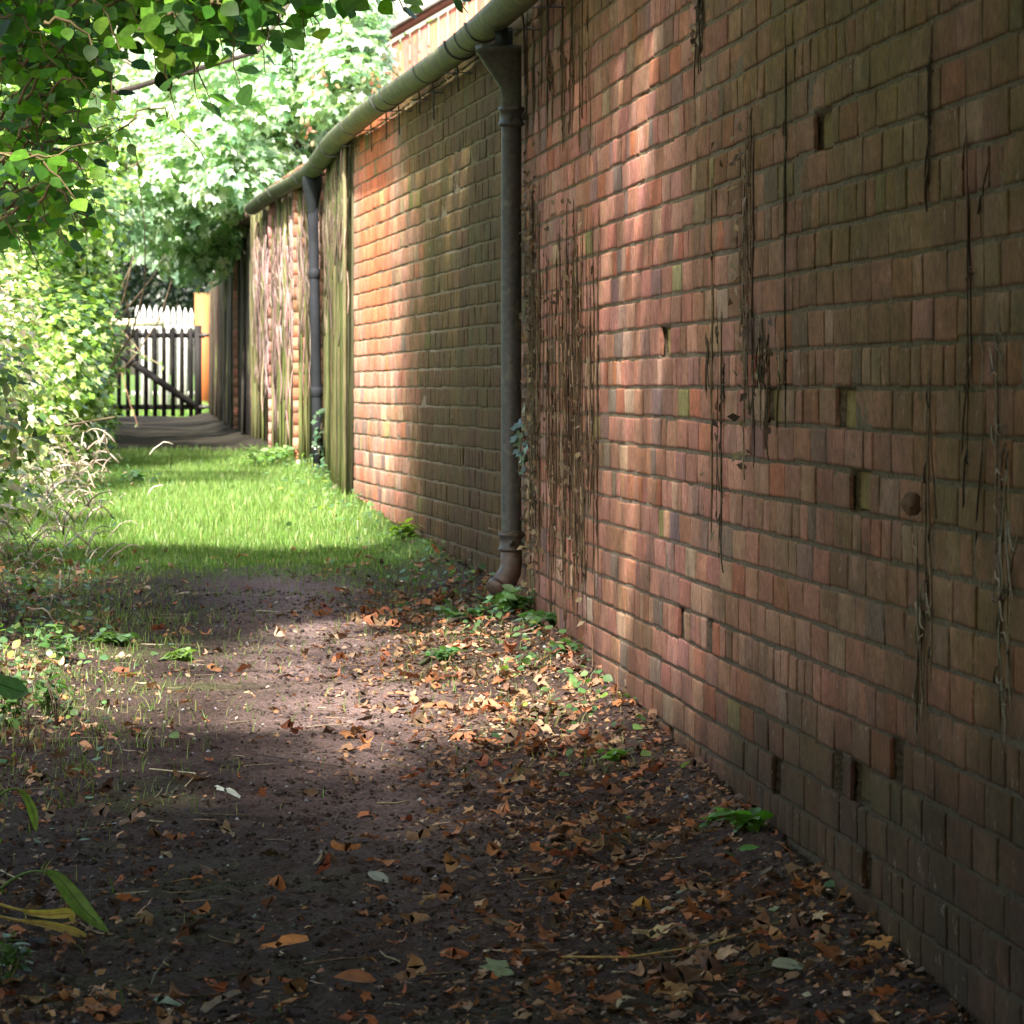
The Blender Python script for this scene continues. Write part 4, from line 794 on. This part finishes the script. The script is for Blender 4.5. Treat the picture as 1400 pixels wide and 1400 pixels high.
wdens = lambda X, Y: (1 - .78 * np.clip(1.15 - abs(X - ledge(Y) * .62 - Wx(Y) * .38 - .02) / .50, 0, 1)) * np.clip(.17 + .35 * np.clip((9.6 - Y) / 1.5, 0, 1) + .95 * np.exp(-((Wx(Y) - X - .15) / .5) ** 2) * np.clip((17.6 - Y) / 1.5, 0, 1) + .2 * np.clip((10 - Y) / 2, 0, 1) + .3 * np.exp(-((X - ledge(Y)) / .3) ** 2), 0, 1) * np.clip(.7 + .6 * smoothnoise(np.stack([X, Y], 1), .5, 71), .15, 1.2)
mb = litter(75000, 7.2, 18.5, .007, .024, wdens, [(.24, .13, .08), (.15, .09, .06), (.34, .19, .10), (.08, .055, .045), (.42, .32, .24)], [3, 3, 2, 3, 1], T_SM, .9)
tag(mb.build('leaf_crumbs', M['dead'], None, True), 'small broken brown leaf fragments strewn over the soil', 'leaf litter', kind='stuff')
mb = litter(11000, 7.2, 19.5, .022, .064, wdens, DC, [3, 4, 1.6, 3.5, .5, 1.2], None, .8, .010)
mb2 = litter(700, 7.2, 13, .03, .06, wdens, DC, [3, 3, 3, 2, 1, 1], T_SY, .9, .014); mb.v += mb2.v; mb.c += mb2.c; mb.f += [f_ + mb.n for f_ in mb2.f]; mb.sz += mb2.sz; mb.n += mb2.n
tag(mb.build('leaf_litter', M['dead'], None, True), 'fallen brown and orange leaves thick along the foot of the wall', 'leaf litter', kind='stuff')
# clods and grit
mb = MB(); n = 24000; Y = 7.2 + 10 * R.random(n) ** 1.3; X = ledge(Y) - .2 + R.random(n) * (Wx(Y) - ledge(Y) + .2); z = ground_z(X, Y); s_ = R.uniform(.0025, .007, n) * R.uniform(.5, 1.3, n)
oc = np.array([(1,0,0),(0,1,0),(-1,0,0),(0,-1,0),(0,0,.8),(0,0,-.8)], float); V = np.stack([X, Y, z], 1)[:, None] + oc[None] * s_[:, None, None] * R.uniform(.6, 1.4, (n, 6, 1))
fo = np.array([[0,1,4],[1,2,4],[2,3,4],[3,0,4],[1,0,5],[2,1,5],[3,2,5],[0,3,5]]); mb.add(V.reshape(-1, 3), [(fo[None] + (np.arange(n) * 6)[:, None, None]).reshape(-1, 3)], np.repeat(palette(n, [(.09, .065, .055), (.06, .045, .04), (.15, .12, .10), (.45, .45, .48)], [5, 4, 2, .4]), 6, 0))
tag(mb.build('soil_crumbs', M['soil'], None, True), 'dark soil crumbs and grit over the near path', 'soil', kind='stuff')
# twigs
mb = MB()
for _ in range(260):
    y = 7.3 + 10 * R.random() ** 1.4; x = float(ledge(y)) - .1 + R.random() * float(Wx(y) - ledge(y)); a = R.uniform(0, 6.28); L = R.uniform(.03, .14); m = 5; tt = np.linspace(-.5, .5, m) * L
    X = x + np.cos(a) * tt + R.normal(size=m) * .003; Yy = y + np.sin(a) * tt; X = np.minimum(X, Wx(Yy) - .02); mb.tube(np.stack([X, Yy, ground_z(X, Yy) + .004], 1), R.uniform(.0008, .0022), 4, palette(1, [(.25, .2, .14), (.12, .09, .06), (.4, .34, .24)], [2, 2, 1])[0])
tag(mb.build('twig_litter', M['stem']), 'thin dry twigs scattered in the leaf litter', 'twig litter', kind='stuff')
# low weeds as ground cover
mb = MB(); n = 9000; Y = np.where(R.random(n) < .4, R.uniform(11, 17.5, n), R.uniform(8, 30, n)); sd = R.random(n) < .5; X = np.where(sd, Wx(Y) - .03 - np.abs(R.normal(size=n)) * .16, ledge(Y) + R.normal(size=n) * .16)
den = np.where(sd, np.interp(Y, [8, 11, 12, 14, 18, 30], [.03, .08, .22, .4, .7, .9]), np.interp(Y, [8, 11, 14, 30], [.08, .5, .8, .9])) * np.clip(.4 + 1.0 * smoothnoise(np.stack([X, Y], 1), .4, 81), 0, 1)
k = (R.random(n) < den) & (X < Wx(Y) - .015); X, Y = X[k], Y[k]; m = len(X); P = np.stack([X, Y, ground_z(X, Y) + R.uniform(.005, .06, m)], 1)
leaves(mb, T_RD, P, np.array([0, -.2, 1.]) + R.normal(size=(m, 3)) * .4, rand_dirs(m) * (1, 1, .3), R.uniform(.012, .032, m), palette(m, [(.08, .16, .05), (.14, .24, .08), (.06, .13, .05), (.2, .28, .05)], [3, 2, 2, 1])); tag(mb.build('ground_cover', M['leaf']), 'small green weeds creeping along both edges of the path', 'weeds', kind='stuff')

def gpos(x, y):
    """ground point under a photo pixel"""
    Ys = np.linspace(6, 40, 3000); f = (HOR - y) * Ys / F - g(Ys); Y = Ys[np.argmax(f < 0)] if (f < 0).any() else 40
    Y = Ys[np.where(np.diff(np.sign(f)))[0][0]]; X = (x - 700) * Y / F; return np.array([X, Y, float(ground_z(np.array([X]), np.array([Y]))[0])])
# nettles and other individual plants
def plant(label, x, y, h, nst, lw, cols=[(.07, .16, .06), (.11, .21, .09)], rad=.05, T=T_OV, name='nettle_plant', cat='plant', base=None):
    b = gpos(x, y) if base is None else np.array(base, float); t_ = thing(name, label, cat, b); ls, ss = MB(), MB()
    for _ in range(nst):
        a = R.uniform(0, 6.28); r_ = rad * R.random(); tp = b + np.array([math.cos(a) * (r_ + .25 * h * R.random()), math.sin(a) * (r_ + .25 * h * R.random()), h * R.uniform(.6, 1.05)]); b0 = b + np.array([math.cos(a) * r_ * .5, math.sin(a) * r_ * .5, -.005])
        m = 6; t = np.linspace(0, 1, m)[:, None]; P = b0 * (1 - t) + tp * t + np.sin(t * 3) * R.normal(size=(1, 3)) * .01; ss.tube(P, np.linspace(.0025, .0012, m), 5, (.12, .15, .06))
        nl = 8; idx = np.repeat([2, 3, 4, 5], 2); Q = P[idx]; aa = R.uniform(0, 6.28) + np.arange(nl) * math.pi / 1.0 + np.repeat(np.arange(4), 2) * 1.57; tip = np.stack([np.cos(aa), np.sin(aa), -.15 + 0 * aa], 1)
        leaves(ls, T, Q, np.array([0, 0, 1.]) + R.normal(size=(nl, 3)) * .3, tip, lw * R.uniform(.6, 1.15, nl), palette(nl, cols, [1] * len(cols)))
    ls.build('leaves', M['leaf'], t_); ss.build('stems', M['stem'], t_)
plant('green nettle clump at the foot of the wall just below the downpipe shoe', 705, 856, .07, 14, .045, rad=.07)
plant('spreading nettle clump against the wall base right of the downpipe', 742, 880, .05, 12, .045, rad=.08)
plant('small nettle at the wall foot beyond the last clump, among orange leaves', 772, 915, .05, 6, .035, rad=.04)
plant('low green nettles in the leaf litter left of the downpipe foot', 628, 850, .045, 10, .04, rad=.08)
plant('weed patch in the middle of the leaf litter', 600, 905, .035, 9, .032, rad=.07, name='weed', cat='weed')
plant('bright yellow green weed where the grass meets the dark end of the brick wall', 556, 752, .06, 6, .05, [(.22, .32, .05), (.16, .26, .05)], rad=.04, name='weed', cat='weed')
plant('pale leafy plant in the grass near the hedge', 185, 665, .07, 10, .05, [(.12, .24, .12), (.2, .32, .18)], rad=.10, name='weed', cat='weed')
plant('leafy weed at the foot of the lit brick piers', 375, 640, .10, 14, .055, [(.12, .24, .08), (.2, .3, .12)], rad=.18, name='weed', cat='weed')
plant('young weed with a few bright leaves in the dark litter at the wall foot', 1022, 1170, .035, 4, .045, [(.08, .2, .03), (.12, .26, .05)], rad=.02, name='weed', cat='weed')
plant('tiny bright green seedling by the wall base where the brick goes dark', 985, 1152, .02, 3, .03, [(.12, .28, .05)], rad=.02, name='seedling', cat='weed')
plant('lone green leafed seedling in the middle right leaf litter', 842, 1050, .02, 3, .035, [(.14, .3, .05)], rad=.02, name='seedling', cat='weed')
plant('flat rosette weed on the left side of the bare path', 155, 885, .03, 10, .05, [(.14, .24, .09)], rad=.06, name='weed', cat='weed')
plant('grassy weed rosette right of the flat rosette on the bare path', 240, 900, .03, 8, .035, [(.15, .24, .08)], rad=.06, name='weed', cat='weed')
for (x, y, h, ns, lab) in [(20, 1000, .16, 10, 'dark leafy weed rising at the left edge of the picture'), (62, 985, .12, 9, 'feathery green weed beside the dark leafy one at the left edge'), (70, 905, .10, 9, 'pale sunlit weed below the bramble hedge'), (8, 1340, .08, 8, 'small ferny weed in the bottom left corner')]:
    plant(lab, x, y, h, ns, .035, [(.06, .13, .035), (.10, .18, .06)], rad=.07, name='weed', cat='weed')
# brown dead weed stalks
for (x, y, h, lab) in [(78, 1000, .14, 'dry brown weed stalk beside the feathery green weed'), (38, 1030, .10, 'short dry brown weed stalk at the left edge')]:
    b = gpos(x, y); mb = MB(); 
    for _ in range(5): mb.tube([b + (0, 0, -.005), b + R.normal(size=3) * (.008, .008, 0) + (0, 0, h * .5), b + R.normal(size=3) * (.03, .02, .01) + (0, 0, h)], [.002, .0016, .0008], 4, (.13, .09, .07))
    tag(mb.build('dry_stalk', M['stem']), lab, 'dry stalk')
# big drooping strap leaves at the left edge
def strap(label, pts, wd, col, yfix, tear=.5):
    t_ = thing('drooping_leaf', label, 'leaf', px(*pts[0], yfix)); mb = MB(); K = np.array([px(x, y, yfix) for x, y in pts]); t = np.linspace(0, 1, len(K)); tt = np.linspace(0, 1, 22); Q = np.stack([np.interp(tt, t, K[:, k]) for k in range(3)], 1)
    for _ in range(3): Q[1:-1] = (Q[:-2] + 2 * Q[1:-1] + Q[2:]) / 4
    wv = wd * np.clip((tt - tear) / (1 - tear), 0, 1) ** .4 * np.clip((1 - tt) * 4, 0, 1) ** .7; T_ = np.gradient(Q, axis=0); T_ = nrm(T_); sd_ = nrm(np.cross(T_, np.array([.25, -.9, .2])))
    V = np.concatenate([Q - sd_ * wv[:, None] + (0, -.006, 0), Q, Q + sd_ * wv[:, None] + (0, -.004, 0)]); m = 22; i_ = np.arange(m - 1)
    mb.add(V, [np.stack([i_, i_ + 1, m + i_ + 1, m + i_], 1), np.stack([m + i_, m + i_ + 1, 2*m + i_ + 1, 2*m + i_], 1)], col); mb.build('blade', M['leaf'], t_, True)
    mb = MB(); mb.tube(Q[:20], np.linspace(.0035, .0012, 20), 6, np.array(col) * 1.3); mb.build('stalk', M['leaf'], t_, True)
strap('broad green dock leaf hanging its tip over the soil at the left', [(-20, 1235), (10, 1205), (40, 1190), (75, 1192), (92, 1215), (118, 1248), (150, 1275)], .022, (.11, .19, .05), 8.5, .45)
strap('yellow green leaf bending down at the left edge above the dock leaf', [(-25, 1110), (0, 1085), (22, 1075), (38, 1090), (47, 1115), (50, 1138)], .013, (.16, .24, .06), 9.4, .45)
strap('withered yellow leaf curling along the soil below the dock leaf', [(-20, 1230), (10, 1240), (45, 1248), (72, 1250), (98, 1246), (100, 1262)], .012, (.42, .33, .10), 8.6, .3)
strap('second withered yellow leaf lying flat at the left edge', [(-20, 1248), (20, 1258), (60, 1262), (100, 1272), (128, 1284)], .010, (.36, .27, .10), 8.5, .3)
strap('dark green leaf poking in at the left edge above the weeds', [(-40, 900), (-20, 920), (0, 935), (20, 942), (40, 948)], .03, (.035, .11, .03), 11.0, .0)
# countable larger fallen leaves
FL = [(415, 1297, .05, (.55, .22, .07), T_RD, 'bright orange curled leaf on the dark soil at the lower left'), (515, 1345, .05, (.36, .15, .07), T_OV, 'russet curled leaf near the bottom of the picture'), (700, 1330, .055, (.30, .36, .22), T_IV, 'pale green lobed leaf lying flat at the bottom centre'),
      (1055, 1340, .05, (.40, .44, .33), T_OV, 'pale grey green oval leaf near the foot of the dark wall'), (925, 1285, .05, (.50, .40, .22), T_RD, 'tan leaf just above the long straw'), (860, 1245, .03, (.5, .28, .08), T_RD, 'small yellow orange leaf left of the tan leaf'),
      (945, 1365, .06, (.38, .22, .10), T_SY, 'brown lobed leaf close to the bottom edge'), (980, 1240, .045, (.52, .2, .06), T_SY, 'orange maple shaped leaf near the wall'), (450, 1162, .045, (.46, .2, .08), T_RD, 'orange brown leaf on the bare soil above the lower left one'),
      (780, 1160, .05, (.33, .17, .07), T_OV, 'brown curled leaf in the middle of the litter'), (505, 1205, .04, (.42, .46, .42), T_OV, 'slim pale silvery leaf on the bare soil'), (488, 1113, .035, (.50, .20, .10), T_RD, 'small coral orange leaf on the bare path'), (325, 1098, .035, (.45, .50, .47), T_RD, 'small pale white green leaf on the bare path at the left'),
      (245, 1375, .04, (.28, .36, .30), T_RD, 'blue green leaf in the bottom left shadow'), (1010, 1195, .03, (.1, .26, .05), T_OV, 'fresh green leaf fallen by the wall'), (1220, 1338, .05, (.48, .24, .08), T_SY, 'orange brown leaf against the base of the dark wall'), (1150, 1345, .05, (.30, .13, .06), T_RD, 'dark russet leaf left of the leaf at the wall base')]
for q_, (x, y, s_, c, T, lab) in enumerate(FL):
    T = TORN[q_ % 12] if T is T_RD else T
    b = gpos(x, y); mb = MB(); leaves(mb, T, (b + (0, 0, .014))[None], np.array([[R.normal() * .25, -.35, 1.]]), np.array([[R.choice([-1, 1]) * 1., R.normal() * .4, .1]]), np.array([s_ * 1.5]), np.array([c])); tag(mb.build('fallen_leaf', M['dead'], None, True), lab, 'leaf')
# straws and sticks
def stick(label, pts, r, col, name='dry_straw', cat='straw', lift=.012):
    K = np.array([gpos(x, y) + (0, 0, lift) for x, y in pts]); tt = np.linspace(0, 1, 14); t = np.linspace(0, 1, len(K)); Q = np.stack([np.interp(tt, t, K[:, k]) for k in range(3)], 1); mb = MB(); mb.tube(Q, np.linspace(r, r * .6, 14), 6, col); tag(mb.build(name, M['stem']), label, cat)
stick('long pale straw lying across the leaf litter at the lower right', [(768, 1320), (860, 1316), (960, 1306), (1065, 1288)], .0024, (.55, .42, .18), lift=.016)
stick('short bent pale straw on the soil at the left', [(205, 1062), (270, 1072), (253, 1086)], .002, (.5, .42, .28))
stick('dark thin twig lying on the bare path', [(345, 1040), (400, 1052), (470, 1058)], .0016, (.06, .045, .04), 'dark_twig', 'twig')
stick('grey brown stick lying among the nettles near the wall', [(615, 855), (650, 850), (690, 843)], .009, (.10, .08, .06), 'fallen_stick', 'stick', .015)
stick('mossy stick in the leaf litter below the nettles', [(565, 918), (590, 905), (600, 898)], .007, (.10, .13, .06), 'fallen_stick', 'stick', .01)
# rubble stones at the foot of the green boards
for x, y, s_, lab in [(468, 660, .07, 'brownish stone at the foot of the green boards'), (478, 672, .06, 'small stone in front of the brownish one where the brick panel ends')]:
    p = px(x, y, 24.5); p[2] = g(24.5) + s_ * .4; mb = MB(); rr = s_ * (1 + .3 * smoothnoise(D, 1.4, int(x))); i, j = np.meshgrid(np.arange(14), np.arange(8), indexing='ij')
    mb.add(p + D * rr[:, None] * (.8, 1.4, .8), [np.stack([i*9+j, ((i+1) % 14)*9+j, ((i+1) % 14)*9+j+1, i*9+j+1], -1).reshape(-1, 4)], (.26, .19, .15)); tag(mb.build('stone', M['stone']), lab, 'stone')
